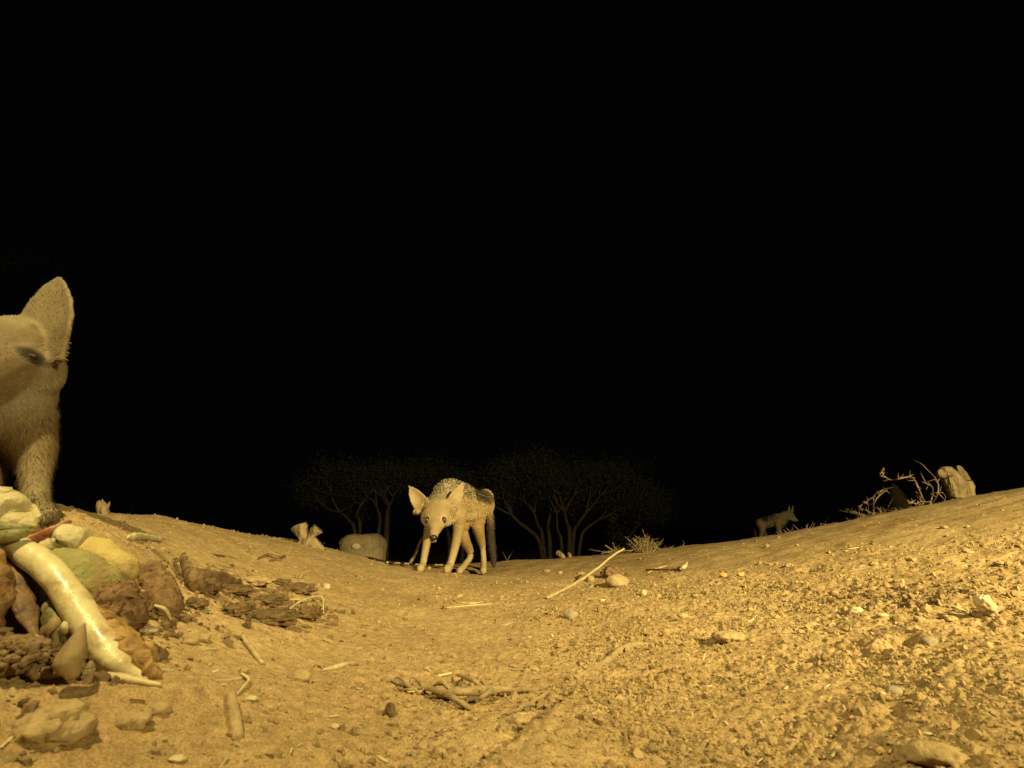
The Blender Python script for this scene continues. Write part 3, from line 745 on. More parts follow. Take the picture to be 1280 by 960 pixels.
def crumb_heap(label, px, py, ext, n, seed):
    g = np.random.default_rng(seed); c = S(px, py, ext[2]*.2); parts = [lump(c, (ext[0]*.8, ext[1]*.8, ext[2]*.7), .25, 2.2, 0, seed, 3)]
    for k in range(n):
        a = g.uniform(0, 6.28); r = g.random()**.6; x = math.cos(a)*r; y = math.sin(a)*r; h = math.sqrt(max(1-r*r, 0))
        s_ = g.uniform(.0018, .0062); parts.append(lump(c+np.array([x*ext[0], y*ext[1], h*ext[2]*.9-.004]), (s_, s_*g.uniform(.7, 1), s_*g.uniform(.6, .9)), .4, 2.0, a, int(seed*100+k), 2))
    V, F = join(parts); tag(link('soil_heap', mesh_from('soil_heap', V, F), M['heap']), label, 'soil heap')
M['heap'] = material('dark_soil', (.13, .08, .038), (.25, .165, .08), 60, .9, .2, 1.0, bscale=180)
crumb_heap('dark crumbly heap of soil below the scraps at the left edge', 6, 826, (.05, .036, .028), 330, 3)
crumb_heap('brown crumbly mound of soil left of the pointed bulb', 56, 836, (.03, .024, .018), 200, 5)
# ================================================================== dung, clods and crusts
CL = 'clods and crusts on the sand'
def dung_log(name, label, pix, r, seed):
    pts = gpath(pix); chunk(name, label, 'dung', pts, r, 'dung', amp=.0045, freq=80, seed=seed, n=44, fine=.0025, seg=70)
dung_log('dung_piece', 'brown cylindrical dung half sunk in sand right of the food scraps', [(188,716,.012), (198,738,.012), (208,760,.010)], [.021, .025, .023], 2)
stone('earth_clod', 'large sandy clod in the bottom left corner', 'clod', 68, 912, (.031, .028, .02), 'clod', amp=.22, freq=2.6, seed=2, sub=4, sink=.62)
stone('earth_clod', 'flat sandy clod between the big corner clod and the pale stick', 'clod', 165, 902, (.018, .014, .009), 'clod', amp=.25, seed=12, sub=3, sink=.6)
stone('earth_clod', 'low sandy clod below the tip of the pale stalk', 'clod', 201, 886, (.011, .009, .007), 'clod', amp=.3, seed=14, sink=.6)
stone('earth_clod', 'small round clod right of the bent straw', 'clod', 376, 846, (.016, .013, .009), 'clod', amp=.2, seed=15)
for k, (x, y, sx, sy, sz, rot, lab) in enumerate([
    (286,738,.085,.04,.010,.1,'long dark crust below the curled bark'), (258,734,.045,.03,.012,.5,'dark crust touching the curled bark'),
    (335,752,.06,.04,.010,.9,'cracked dark crust in the middle of the dung patch'), (340,772,.085,.045,.012,-.1,'large dark crust at the lower edge of the dung patch'),
    (372,736,.07,.04,.012,.2,'brown crust at the upper right of the dung patch'), (296,762,.05,.035,.010,1.3,'dark crust left of the cracked crust'),
    (384,768,.045,.04,.014,.4,'rough brown crust under the hooked dry stem'), (245,755,.03,.02,.008,.2,'small brown crust below the curled bark'),
    (318,726,.07,.035,.010,.0,'smooth sandy hump above the dung patch'), (350,728,.04,.02,.008,.2,'thin brown crust above the cracked crust')]):
    stone('dung_crust', lab, 'crust', x, y, (sx*.62, sy*.62, sz*1.15), 'clod' if 'sandy' in lab else 'mud', amp=.42, freq=2.6, rot=rot, seed=20+k, sub=4, sink=.28, group='dark crusts in the trodden patch')
# curled bark beside a dark hollow
pts = gpath([(229,694,.03), (233,712,.022), (244,728,.014), (262,738,.008)]); 
chunk('bark_curl', 'dark curled bark piece rising to a point left of the dung patch', 'bark', pts, [(.004,.006), (.008,.016), (.010,.016), (.006,.008)], 'darkbark', amp=.004, freq=60, n=12)
chunk('bark_curl', 'brown ragged bark lip right of the pointed curled bark', 'bark', gpath([(246,716,.012), (262,722,.014), (282,724,.012), (300,727,.008)]), [(.004,.008), (.006,.014), (.005,.012), (.003,.005)], 'mud', amp=.005, freq=60, n=12)
stick('dry_stalk', 'hooked dry stem arching over the brown crust', 'stem', [(356,770,.002), (366,758,.012), (384,748,.022), (402,746,.022), (404,758,.010), (404,768,.002)], [.0018, .0022, .0025, .0025, .0022, .002], 'straw')
stick('dry_stalk', 'short curved straw above the brown crust', 'stem', [(374,722,.004), (380,716,.008), (388,714,.004)], [.0018, .002, .0015], 'straw')
stone('yellow_scrap', 'yellow leaf scrap on the brown crust', 'scrap', 368, 750, (.016, .009, .005), 'yellow', amp=.35, rot=.4, seed=33)
stone('pale_pebble', 'pale pebble right of the brown crust', 'pebble', 408, 733, (.012, .010, .010), 'white_stone', amp=.3, seed=34)
stick('bark_strip', 'thin bark sliver on the smooth sand above the dung patch', 'bark', [(322,699), (334,694), (346,697), (357,695)], [.003, .006, .006, .003], 'darkbark', wob=.004)
stick('bark_strip', 'flat bark sliver below the thin bark sliver above the dung patch', 'bark', [(338,701), (350,700)], [.004, .005], 'darkbark', wob=.003)
stick('bark_strip', 'faint dark twig left of the bark slivers', 'twig', [(266,693), (280,695), (296,699)], [.002, .003, .001], 'darkbark', wob=.002)
stick('pale_flake', 'pale flaking strip on the left slope', 'flake', [(160,672), (172,671), (184,672), (200,674)], [.005, .008, .008, .005], 'white_stone', wob=.004)
stick('green_stalk', 'dull green stem above the pale flaking strip', 'stem', [(151,660), (168,663), (186,668), (212,676)], [.003, .004, .004, .0015], 'mould')
stick('straw', 'curved white straw on the cylindrical dung', 'straw', [(194,757,.028), (206,762,.026), (213,774,.012)], [.002, .003, .0025], 'straw')
stone('pale_pebble', 'pale flat chip between crumbly lump and dung', 'pebble', 185, 788, (.012, .010, .005), 'white_stone', amp=.25, seed=36)
for k, (x, y, sx, lab) in enumerate([(173,745,.013,'clod wedged between the fruit wedge and the dung'), (238,800,.011,'left one of the two round clods in the left foreground'), (254,798,.010,'right one of the two round clods in the left foreground'),
                                 (296,792,.010,'dark crumb at the top of the short stick'), (305,838,.006,'dark crumb above the bent straw')]):
    stone('earth_clod', lab, 'clod', x, y, (sx, sx*.8, sx*.7), 'clod', amp=.3, seed=40+k)
# ================================================================== sticks and straws
stick('short_stick', 'short straight stick leaning down on the left foreground sand', 'stick', [(303,795,.006), (315,812,.005), (327,828,.003)], [.0035, .0038, .0035], 'stem', wob=.0008)
stick('straw', 'bent straw just above the pale stick', 'straw', [(302,842,.003), (311,849,.004), (305,857,.003), (297,867,.002)], [.0016, .0018, .0017, .0014], 'straw')
stick('straw', 'thin horizontal straw left of the bent straw', 'straw', [(270,851), (288,850), (304,847)], [.0014, .0016, .001], 'straw')
stick('pale_stick', 'smooth pale stick standing out of the sand in the left foreground', 'stick', [(297,921,.0), (294,900,.003), (289,870,.006)], [.006, .0065, .0055], 'clod', n=12)
stone('pale_chip', 'oval pale chip lying right of the pale stick', 'chip', 314, 873, (.008, .005, .003), 'straw', amp=.2, seed=51)
stick('dry_leaf', 'long dry leaf half buried in the middle foreground sand', 'leaf', [(405,837), (420,834), (432,830), (446,828)], [.002, .004, .003, .001], 'straw')
chunk('wood_stub', 'dark weathered wood stub standing in the foreground sand', 'wood', [S(486,898,-.005), S(488,890,.004), S(487,882,.012)], [(.010,.008), (.009,.007), (.006,.004)], 'darkbark', amp=.004, freq=80, n=12)
# gnarled root with its side twigs
rt = empty('gnarled_root', S(590, 866)); tag(rt, 'gnarled grey root with many side twigs lying in the foreground', 'root')
V, F = loft(gpath([(488,852,.001), (510,858,.004), (535,862,.008), (560,866,.012), (590,864,.014), (625,862,.010), (655,864,.004), (676,866,.0)]), [.002, .003, .004, .0058, .006, .005, .0035, .001], n=10, seg=50)
V = V + .004*np.stack([noise3(V[:, 0]*45, V[:, 1]*45, V[:, 2]*45+k*9.) for k in range(3)], 1)
link('main_stem', mesh_from('main_stem', V, F), M['dirtwood'], rt)
for pix, rr in [([(545,862,.008),(566,872,.012),(578,880,.010),(587,886,.002)],[.005,.006,.005,.003]), ([(596,878,.003),(606,868,.012),(618,860,.012)],[.003,.005,.006]),
                ([(590,858,.010),(588,848,.014),(586,842,.012)],[.005,.004,.002]), ([(600,858,.01),(590,850,.016),(578,846,.012),(570,843,.008)],[.005,.005,.004,.002]),
                ([(565,862,.01),(555,854,.014),(548,854,.012),(540,858,.004)],[.004,.005,.004,.002]), ([(606,856,.008),(603,850,.014),(609,847,.012),(614,849,.006)],[.003,.004,.004,.002]),
                ([(622,858,.008),(612,860,.014),(600,864,.014)],[.004,.005,.004]), ([(525,866,.004),(512,858,.008),(500,848,.008),(496,846,.004)],[.003,.003,.003,.001]),
                ([(520,862,.004),(508,862,.004),(494,858,.003)],[.003,.003,.001]), ([(530,862,.006),(524,852,.008),(514,846,.005)],[.003,.003,.001]),
                ([(558,866,.006),(548,870,.004),(536,871,.002)],[.004,.004,.002])]:
    V, F = loft(gpath(pix), [q*.7 for q in rr], n=7, seg=16); V = V + .002*np.stack([noise3(V[:, 0]*70, V[:, 1]*70, V[:, 2]*70+k*9.) for k in range(3)], 1)
    link('side_twig', mesh_from('side_twig', V, F), M['dirtwood'], rt)
stick('buried_root', 'half buried root running up to the right in the middle foreground', 'root', [(712,850,.0), (732,840,.0), (756,828,.002), (776,812,.003), (800,806,.001), (816,806,-.003)], [.003, .0045, .006, .008, .007, .004], 'dirtwood', wob=.003, n=10)
stick('thin_root', 'thin root fibre along the edge of the dark furrow', 'root', [(634,892,.003), (652,884,.004), (668,876,.004), (684,866,.003), (690,856,.002)], [.002, .003, .003, .003, .0015], 'dirtwood', wob=.002)
# long pale stalk leaning up toward the ridge
pa, pb = S(685, 747, .004), S(733, 719, .012)
pts = [pa, S(710, 733, .012), pb, pb+np.array([.055, .10, .035]), pb+np.array([.115, .20, .085])]
pts = [S(685,747,.005), S(708,735,.010), P(732,721,2.15), P(752,706,2.2), P(768,693,2.22), P(780,686,2.24)]
chunk('long_stalk', 'long pale bent stalk rising from the sand right of the middle jackal', 'stalk', pts, [.005, .0055, .0048, .0045, .004, .003], 'stem', amp=.002, freq=30, n=10)
STRAWS = 'straws lying on the sand'
for k, (pix, r, lab) in enumerate([
    ([(552,760),(575,758),(600,756),(622,754)], [.003,.0035,.0035,.002], 'longest bright straw below the middle jackal'),
    ([(577,753),(592,754),(603,752)], [.003,.0035,.002], 'short bright straw lying on the longest bright straw'),
    ([(566,749),(571,752),(575,755)], [.002,.002,.001], 'little slanting straw left of the bright straws'),
    ([(615,746),(628,750),(641,744)], [.0015,.0018,.001], 'thin straw up right of the bright straws'),
    ([(664,766),(672,762),(681,757)], [.002,.0025,.0015], 'thin straw slanting below the long bent stalk'),
    ([(669,771),(674,775),(678,779)], [.002,.0022,.001], 'tiny straw below the thin slanting straw'),
    ([(625,781),(633,781),(641,777)], [.002,.0025,.001], 'curved straw left of the dark faceted clod'),
    ([(655,794),(660,796),(664,796)], [.0025,.003,.002], 'pale chip of straw below the curved straw'),
    ([(810,716),(820,711),(834,707)], [.004,.005,.002], 'split pale straw below the dark twig near the ridge'),
    ([(630,892),(640,890),(650,892),(656,893)], [.001,.0015,.0015,.001], 'fine arched straw above the dark furrow'),
    ([(730,897),(740,893),(754,884)], [.001,.0015,.001], 'fine bright straw right of the dark furrow'),
    ([(960,733),(966,733),(974,733)], [.003,.003,.002], 'white straw fleck right of the orange rinds'),
    ([(1052,686),(1062,686),(1074,684)], [.003,.003,.002], 'pale straw high on the right slope'),
    ([(935,777),(940,775),(944,771)], [.003,.004,.003], 'stubby straw on the right above the flat pale clod'),
    ([(1116,757),(1121,752),(1131,742)], [.002,.0025,.002], 'straight stem among the crumbs near the pale lumpy stone'),
    ([(471,945),(476,948),(484,952)], [.002,.003,.002], 'white fleck of straw at the bottom left of centre')]):
    stick('straw', lab, 'straw', pix, [q*.65 for q in r], 'straw', group=STRAWS, n=6)
tw = stick('dark_twig', 'dark straight twig with pale tip near the ridge', 'twig', [(808,712,.006), (830,712,.007), (853,711,.008)], [.004, .004, .004], 'darkbark')
o = stick('broken_end', None, None, [(851,711,.012), (856,708,.018), (859,703,.024)], [.006, .008, .004], 'straw', parent=tw); o['label'] = 'pale broken tip'
# ================================================================== stones and clods on the right
stone('tan_stone', 'smooth tan stone below the brown dung lump right of the long stalk', 'stone', 771, 727, (.042, .034, .026), 'stone', amp=.15, seed=60, sink=.3)
stone('dung_piece', 'dark brown dung lump behind the smooth tan stone', 'dung', 768, 716, (.052, .03, .024), 'dung', amp=.3, freq=3, seed=61, sink=.25, sub=4)
stone('small_clod', 'small sandy clod beside the foot of the long bent stalk', 'clod', 738, 724, (.016, .014, .016), 'clod', amp=.3, seed=62)
stone('faceted_clod', 'dark faceted clod alone below the long bent stalk', 'clod', 714, 768, (.019, .017, .017), 'greystone', amp=.15, seed=63, facet=6)
stone('round_pebble', 'round pale pebble right of the smooth tan stone', 'pebble', 804, 741, (.011, .011, .011), 'white_stone', amp=.1, seed=64, sink=.15)
stone('pale_chip', 'flat yellowish chip below the smooth tan stone', 'chip', 753, 750, (.012, .008, .004), 'straw', amp=.2, seed=65)
stone('orange_rind', 'left one of the two orange rind bits on the right slope', 'rind', 904, 719, (.014, .012, .010), 'orange', amp=.3, seed=66, sink=.2)
stone('orange_rind', 'right one of the two orange rind bits on the right slope', 'rind', 926, 718, (.014, .010, .008), 'orange', amp=.25, seed=67, sink=.2)
stone('flat_clod', 'flat pale clod in the middle of the right foreground', 'clod', 910, 796, (.032, .024, .012), 'clod', amp=.25, seed=68, sub=4)
stone('lumpy_stone', 'pale lumpy stone standing on edge near the right edge', 'stone', 1232, 757, (.013, .015, .023), 'white_stone', amp=.22, freq=2.2, seed=69, sink=.1, tilt=-.55, rot=.3, sub=4)
stone('pale_lump', 'pale lump low on the crumbly ground left of the standing stone', 'stone', 1070, 764, (.015, .011, .009), 'white_stone', amp=.25, seed=70)
stone('pale_chip', 'cream chip right of the pale lump', 'chip', 1103, 769, (.011, .007, .004), 'straw', amp=.2, seed=71)
stone('flat_stone', 'grey triangular stone among crumbs below the standing stone', 'stone', 1162, 803, (.015, .012, .008), 'greystone', amp=.15, seed=72, facet=5)
stone('flat_stone', 'small grey oval stone low on the right foreground', 'stone', 1118, 864, (.010, .008, .006), 'greystone', amp=.12, seed=73)
stone('pale_chip', 'pale chip on the right foreground left of the grey oval stone', 'chip', 1101, 867, (.006, .005, .003), 'straw', amp=.2, seed=74)
stone('pale_chip', 'bright chip near the right edge below the standing stone', 'chip', 1236, 807, (.005, .004, .005), 'straw', amp=.2, seed=75)
stone('wood_chip', 'curled pale wood chip above the crumbs on the right slope', 'wood', 1127, 731, (.006, .005, .014), 'stem', amp=.3, seed=76, tilt=.4)
stone('buried_stone', 'rough stone half buried at the bottom edge on the right', 'stone', 1170, 944, (.026, .014, .010), 'clod', amp=.3, seed=77, rot=-.4)
stone('pale_pebble', 'pale pebble in the corner of the foreground left of the furrow', 'pebble', 419, 908, (.005, .004, .003), 'white_stone', amp=.2, seed=78)
stone('pale_chip', 'soft pale flake at the bottom edge left of centre', 'chip', 222, 948, (.008, .006, .003), 'straw', amp=.25, seed=79)
for k, (x, y, s_) in enumerate([(668,836,.012),(700,716,.020),(726,717,.02),(684,714,.024),(1044,742,.016),(1092,705,.018),(1060,725,.015),(985,707,.018),(1150,775,.014),(1186,773,.016),
                              (940,800,.010),(850,806,.012),(800,806,.010),(1210,690,.02),(1250,705,.02),(1180,660,.02),(1000,790,.01),(1140,700,.016),(870,745,.014),(850,770,.012)]):
    lab = ['crumb left of the buried root', 'left clod of three at the end of the smooth sand', 'right clod of three at the end of the smooth sand', 'farthest left clod in the row where smooth sand ends',
           'dark clod in the right hand trampled crumbs', 'clod high on the trampled right slope', 'clod between the orange rinds and the standing stone', 'clod above the orange rinds on the slope',
           'clod just left of the standing stone', 'clod in the shadow left of the standing stone', 'clod right of the flat pale clod', 'clod left of the flat pale clod', 'clod near the upper end of the buried root',
           'clod up the slope above the standing stone', 'clod at the right edge above the standing stone', 'highest clod on the right slope below the stump', 'lone clod right of the flat pale clod',
           'clod on the slope above the trampled crumbs', 'clod below the dark twig on the right', 'clod below and right of the round pale pebble'][k]
    stone('earth_clod', lab, 'clod', x, y, (s_*.8, s_*.7, s_*.45), 'clod', amp=.5, freq=2.2, seed=90+k, group=CL, sink=.5, facet=3)

# ================================================================== stumps, block
# weathered two-headed stump on the right-hand ridge
def stump_right():
    Y = 3.28
    base = S(1196, 632); root = empty('dead_stump', base); tag(root, 'weathered two-headed tree stump standing on the right ridge', 'stump')
    def piece(name, pts, rr, seed):
        V, F = loft(pts, rr, n=72, seg=44)
        c = np.mean(pts, 0); d = V-c
        ang = np.arctan2(V[:, 1]-base[1], V[:, 0]-base[0])
        g = .6-2.2*np.abs(noise3(np.cos(ang)*4+seed, np.sin(ang)*4, V[:, 2]*3)) - 1.0*np.abs(noise3(np.cos(ang)*10+seed, np.sin(ang)*10, V[:, 2]*5))
        h = np.stack([V[:, 0]-c[0], V[:, 1]-c[1], 0*V[:, 2]], 1); h /= np.linalg.norm(h, axis=1, keepdims=True)+1e-9
        V = V + h*(.026*g)[:, None] + .005*np.stack([noise3(V[:, 0]*40, V[:, 1]*40, V[:, 2]*40+k*5) for k in range(3)], 1)
        link(name, mesh_from(name, V, F), M['wood'], root)
    piece('trunk', [P(1200,636,Y), P(1197,618,Y), P(1192,602,Y), P(1184,592,Y), P(1177,592,Y)], [(.042,.045), (.044,.045), (.058,.056), (.058,.045), (.03,.03)], 3)
    piece('side_trunk', [P(1207,634,Y+.03), P(1207,612,Y+.03), P(1204,594,Y+.03), P(1199,585,Y+.03)], [(.03,.03), (.036,.036), (.036,.036), (.02,.018)], 8)
stump_right()
def small_stump(name, label, px, py, parts_, seed, mat='wood', Y=None, flat=False):
    base = S(px, py) if Y is None else P(px, py, Y); root = empty(name, base); tag(root, label, 'stump')
    for nm, pix, rr in parts_:
        pts = [P(a, b, base[1]+(c if len(t) > 2 else 0)) for t in pix for (a, b, c) in [(t[0], t[1], t[2] if len(t) > 2 else 0)]]
        V, F = loft(pts, rr, n=24, seg=24, round_end=not flat)
        V = V + .007*np.stack([noise3(V[:, 0]*22+seed, V[:, 1]*22, V[:, 2]*10+k*5.) for k in range(3)], 1) + .005*np.stack([noise3(V[:, 0]*60+seed, V[:, 1]*60, V[:, 2]*30+k*5.) for k in range(3)], 1)
        link(nm, mesh_from(nm, V, F), M[mat], root)
    return root
small_stump('dead_stump', 'low forked stump left of the rounded block on the ridge', 383, 681,
            [('trunk', [(385,690), (384,680), (383,673)], [(.075,.05), (.05,.04), (.034,.03)]), ('left_branch', [(383,677), (379,669), (375,662), (373,657)], [.022, .02, .028, .034]),
             ('top_splinter', [(380,668), (380,661), (382,656)], [.014, .013, .004]), ('right_branch', [(386,678), (390,670), (394,664), (398,660)], [.022, .018, .024, .028]),
             ('buttress', [(386,676), (395,682), (404,689)], [.03, .024, .012])], 4, flat=True)
small_stump('dead_stump', 'tiny jagged stump alone on the left ridge', 128, 642, [('trunk', [(128,646), (128,636), (127,630)], [(.014,.012), (.0135,.012), (.0115,.010)]),
            ('left_spike', [(125,632), (124,628)], [.005, .002]), ('middle_spike', [(129,630), (129,625)], [.005, .0015]), ('right_spike', [(132,634), (134,631), (136,627)], [.005, .004, .0012])], 6)
def block():
    Y = 4.4
    a, b = P(417, 704, Y), P(475, 704, Y); top = P(446, 668.5, Y)[2]; z0 = a[2]-.3
    bm = bmesh.new(); bmesh.ops.create_cube(bm, size=1)
    for v in bm.verts: v.co = Vector(((a[0]+b[0])/2+v.co.x*(b[0]-a[0]), Y+.14+v.co.y*.28, (z0+top)/2+v.co.z*(top-z0)))
    ed = [e for e in bm.edges if max(v.co.z for v in e.verts) > top-.01]
    bmesh.ops.bevel(bm, geom=ed, offset=.095, segments=7, profile=.5, affect='EDGES')
    bmesh.ops.subdivide_edges(bm, edges=bm.edges[:], cuts=5, use_grid_fill=True)
    me = bpy.data.meshes.new('concrete_block'); bm.to_mesh(me); bm.free()
    co, no = mesh_arrays(me)
    n = .010*noise3(co[:, 0]*9, co[:, 1]*9, co[:, 2]*9) + .006*noise3(co[:, 0]*30, co[:, 1]*30, co[:, 2]*30)
    co = co+no*n[:, None]; me.vertices.foreach_set('co', co.astype(np.float32).ravel()); me.update()
    o = link('worn_block', me, M['block']); tag(o, 'worn rounded block on the ridge left of the middle jackal', 'block')
    V, F = lump(P(444.5, 683, Y-.003), (.036, .007, .024), .35, 1.8, 0, 3, 3); p = link('pale_patch', mesh_from('pale_patch', V, F), M['white_stone'], o); p['label'] = 'pale chipped patch on the block face'
block()
# dim pointed stump behind the thorny branches
small_stump('dead_stump', 'dim brown pointed stump behind the thorny branches', 1126, 640, [('trunk', [(1130,646), (1124,628), (1119,614), (1117,607)], [(.20,.12), (.15,.1), (.09,.07), (.04,.03)])], 11, mat='twig', Y=7.4)

# ================================================================== dry branches and brush along the ridge
def thorn_branch(root, pts, rr, thorns, name='branch', mat='twig'):
    V, F = loft(pts, [q*.62 for q in rr], n=6, seg=len(pts)*5)
    parts = [(V, F)]
    C = spline(pts, 60)
    for k in range(thorns):
        i = int(random.uniform(2, 57)); p = C[i]; d = np.array([random.gauss(0, 1), random.gauss(0, 1), random.gauss(.3, 1)]); d = nrm(d)*random.uniform(.02, .055)
        parts.append(loft([p, p+d*.6, p+d], [.003, .0022, .0006], n=4, seg=4))
    V, F = join(parts); link(name, mesh_from(name, V, F), M[mat], root)
def bush(label, base, branches, name='thorn_bush', cat='bush', group=None):
    root = empty(name, base); tag(root, label, cat, group)
    for pts, rr, th in branches: thorn_branch(root, pts, rr, th)
    return root
Y = 3.75
def BP(l, yy=Y, dy=0): return [P(a, b, yy+dy+.05*math.sin(i*1.7)) for i, (a, b) in enumerate(l)]
bush('bare thorny branch arching up to the left of the two-headed stump', P(1160, 640, 3.2), [
    (BP([(1158,637),(1155,628),(1151,618),(1147,608),(1143,600),(1138,596),(1130,597),(1122,599),(1114,600),(1107,597),(1101,595)], 3.2), [.009,.009,.008,.008,.008,.007,.007,.006,.005,.004,.003], 22),
    (BP([(1103,596),(1105,590),(1104,584)], 3.2), [.004,.003,.0015], 5), (BP([(1137,596),(1138,588)], 3.2), [.003,.001], 0), (BP([(1123,599),(1123,591)], 3.2), [.003,.001], 0),
    (BP([(1157,634),(1150,631),(1144,629),(1137,629),(1132,632)], 3.2, -.05), [.006,.006,.005,.004,.002], 8), (BP([(1156,635),(1148,634),(1140,634)], 3.2, .05), [.005,.005,.002], 6),
    (BP([(1154,630),(1150,622),(1148,618)], 3.2), [.005,.004,.001], 4)])
bush('forked bare branch close against the left side of the two-headed stump', P(1159, 639, 3.15), [
    (BP([(1159,637),(1164,630),(1170,622),(1173,612),(1172,603),(1168,596),(1160,588),(1152,580),(1142,575)], 3.15), [.007,.007,.006,.006,.005,.004,.003,.0025,.001], 6),
    (BP([(1162,632),(1165,622),(1166,612),(1163,606),(1158,604),(1154,598)], 3.15), [.006,.006,.005,.004,.003,.001], 8), (BP([(1170,616),(1178,616),(1182,622),(1178,630)], 3.15), [.003,.003,.002,.001], 3)])
bush('low thorny branches at the left end of the right ridge brush', P(1092, 647, 3.75), [
    (BP([(1092,650),(1092,640),(1092,630),(1097,622),(1104,616),(1109,612)]), [.009,.009,.008,.007,.005,.003], 12), (BP([(1092,630),(1086,630),(1080,628),(1075,634),(1072,638)]), [.006,.006,.005,.004,.002], 8),
    (BP([(1082,628),(1090,622),(1094,618),(1102,613),(1110,610)], Y, .04), [.004,.005,.005,.004,.002], 10), (BP([(1092,644),(1084,646),(1076,647),(1066,651)]), [.006,.006,.005,.003], 6),
    (BP([(1074,640),(1076,646),(1078,652)]), [.003,.003,.002], 3), (BP([(1085,630),(1086,640),(1088,648)], Y, .08), [.003,.003,.003], 2)])
def grass_tuft(name, label, px, py, n, h, spread, mat='brush', yy=None, cat='grass tuft', lean=0, r=.0022, group=None, branchy=0):
    base = S(px, py) if yy is None else P(px, py, yy)
    parts = []
    for k in range(n):
        a = random.uniform(0, 2*math.pi); s_ = random.random()**.7*spread
        b = base+np.array([math.cos(a)*s_*.4, math.sin(a)*s_*.4, -.012]); hh = h*random.uniform(.4, 1.05)
        d = np.array([math.cos(a)*s_*random.uniform(.7, 1.3)+lean*hh, math.sin(a)*s_, hh])
        kink = np.array([random.gauss(0, .1), random.gauss(0, .1), random.gauss(0, .05)])*hh
        parts.append(loft([b, b+d*.5+kink, b+d*np.array([1.1, 1.1, 1-.2*random.random()])], [r, r*.8, r*.3], n=4, seg=6))
        for q in range(branchy):
            t = random.uniform(.4, .9); p = b+d*t+kink*(1-abs(t-.5)*2); e = np.array([random.gauss(0, 1), random.gauss(0, 1), random.gauss(.5, 1)])*hh*.22
            parts.append(loft([p, p+e], [r*.6, r*.2], n=3, seg=3))
    V, F = join(parts); o = link(name, mesh_from(name, V, F), M[mat]); return tag(o, label, cat, group)
grass_tuft('dry_bush', 'small dry twiggy bush on the ridge right of centre', 808, 690, 44, .115, .085, branchy=5, cat='bush')
bush('single taller twig sticking up from the small dry bush', P(806, 682, 3.9), [(BP([(808,684),(806,672),(804,664)], 3.9), [.004,.004,.004], 2), (BP([(804,665),(803,661)], 3.9), [.008,.003], 0)], name='dry_twig', cat='twig')
grass_tuft('dry_brush_pile', 'flattened dry brush left of the small twiggy bush', 776, 691, 26, .06, .20, branchy=3, cat='brush')
bush('two pale cut sticks poking up from the flattened brush', P(770, 690, 3.85), [(BP([(772,692),(764,687),(757,682)], 3.85), [.010,.010,.008], 0), (BP([(774,690),(768,684),(766,679)], 3.85), [.009,.009,.008], 1), (BP([(752,692),(760,690),(790,688)], 3.85), [.005,.008,.006], 4)], name='cut_sticks', cat='stick')
grass_tuft('dry_brush_pile', 'thin dry stems under the thorny branches on the right ridge', 1105, 648, 30, .10, .22, yy=3.8, branchy=2, cat='brush')
grass_tuft('dry_brush_pile', 'tangle of dry stems left of the two-headed stump', 1148, 641, 22, .06, .15, yy=3.65, branchy=2, cat='brush')
grass_tuft('grass_tuft', 'curled dry stems in front of the small far jackal', 990, 671, 10, .09, .08, yy=4.1, branchy=0, r=.004)
grass_tuft('grass_tuft', 'sparse dry stems right of the small far jackal', 1010, 668, 9, .10, .10, yy=4.0, r=.003)
bush('slanting dry twig on the ridge right of the small far jackal', P(1027, 664, 3.95), [(BP([(1027,665),(1031,656),(1034,648)], 3.95), [.004,.003,.0015], 1)], name='dry_twig', cat='twig')
grass_tuft('grass_tuft', 'sparse dry stems left of the thorny branches on the right ridge', 1060, 657, 10, .07, .12, yy=3.8, r=.0025)
bush('thin forked twig right of the middle jackal tail', P(635, 702, 3.7), [(BP([(634,702),(631,695),(628,689)], 3.7), [.003,.002,.001], 0), (BP([(634,701),(638,694),(641,688)], 3.7), [.003,.002,.001], 0)], name='dry_twig', cat='twig')
bush('small crooked twig on the ridge left of the low sand hump', P(852, 685, 3.95), [(BP([(851,686),(855,679),(853,675)], 3.95), [.004,.003,.001], 1)], name='dry_twig', cat='twig')
grass_tuft('grass_tuft', 'scattered low stems right of the small twiggy bush', 835, 686, 9, .04, .12, yy=3.95, r=.003)
bush('two thin grass stems on the left ridge beyond the tiny stump', P(158, 650, 1.85), [(BP([(157,650),(162,642),(168,634)], 1.85), [.0012,.001,.0005], 0), (BP([(158,651),(156,647),(154,645)], 1.85), [.002,.002,.001], 0)], name='dry_twig', cat='twig')
bush('thin twig beside the low forked stump', P(402, 686, 3.0), [(BP([(403,688),(399,680),(396,675)], 3.0), [.003,.003,.001], 0), (BP([(401,683),(406,678)], 3.0), [.002,.001], 0)], name='dry_twig', cat='twig')
bush('faint bare branch behind the top of the two-headed stump', P(1200, 625, 6.8), [(BP([(1180,640),(1176,600),(1184,581),(1195,577),(1205,576),(1213,576)], 6.8), [.008,.006,.005,.005,.004,.003], 10), (BP([(1197,577),(1198,566)], 6.8), [.003,.001], 0), (BP([(1178,600),(1170,575),(1163,562)], 6.8), [.004,.003,.001], 0)], name='dry_twig', cat='twig')
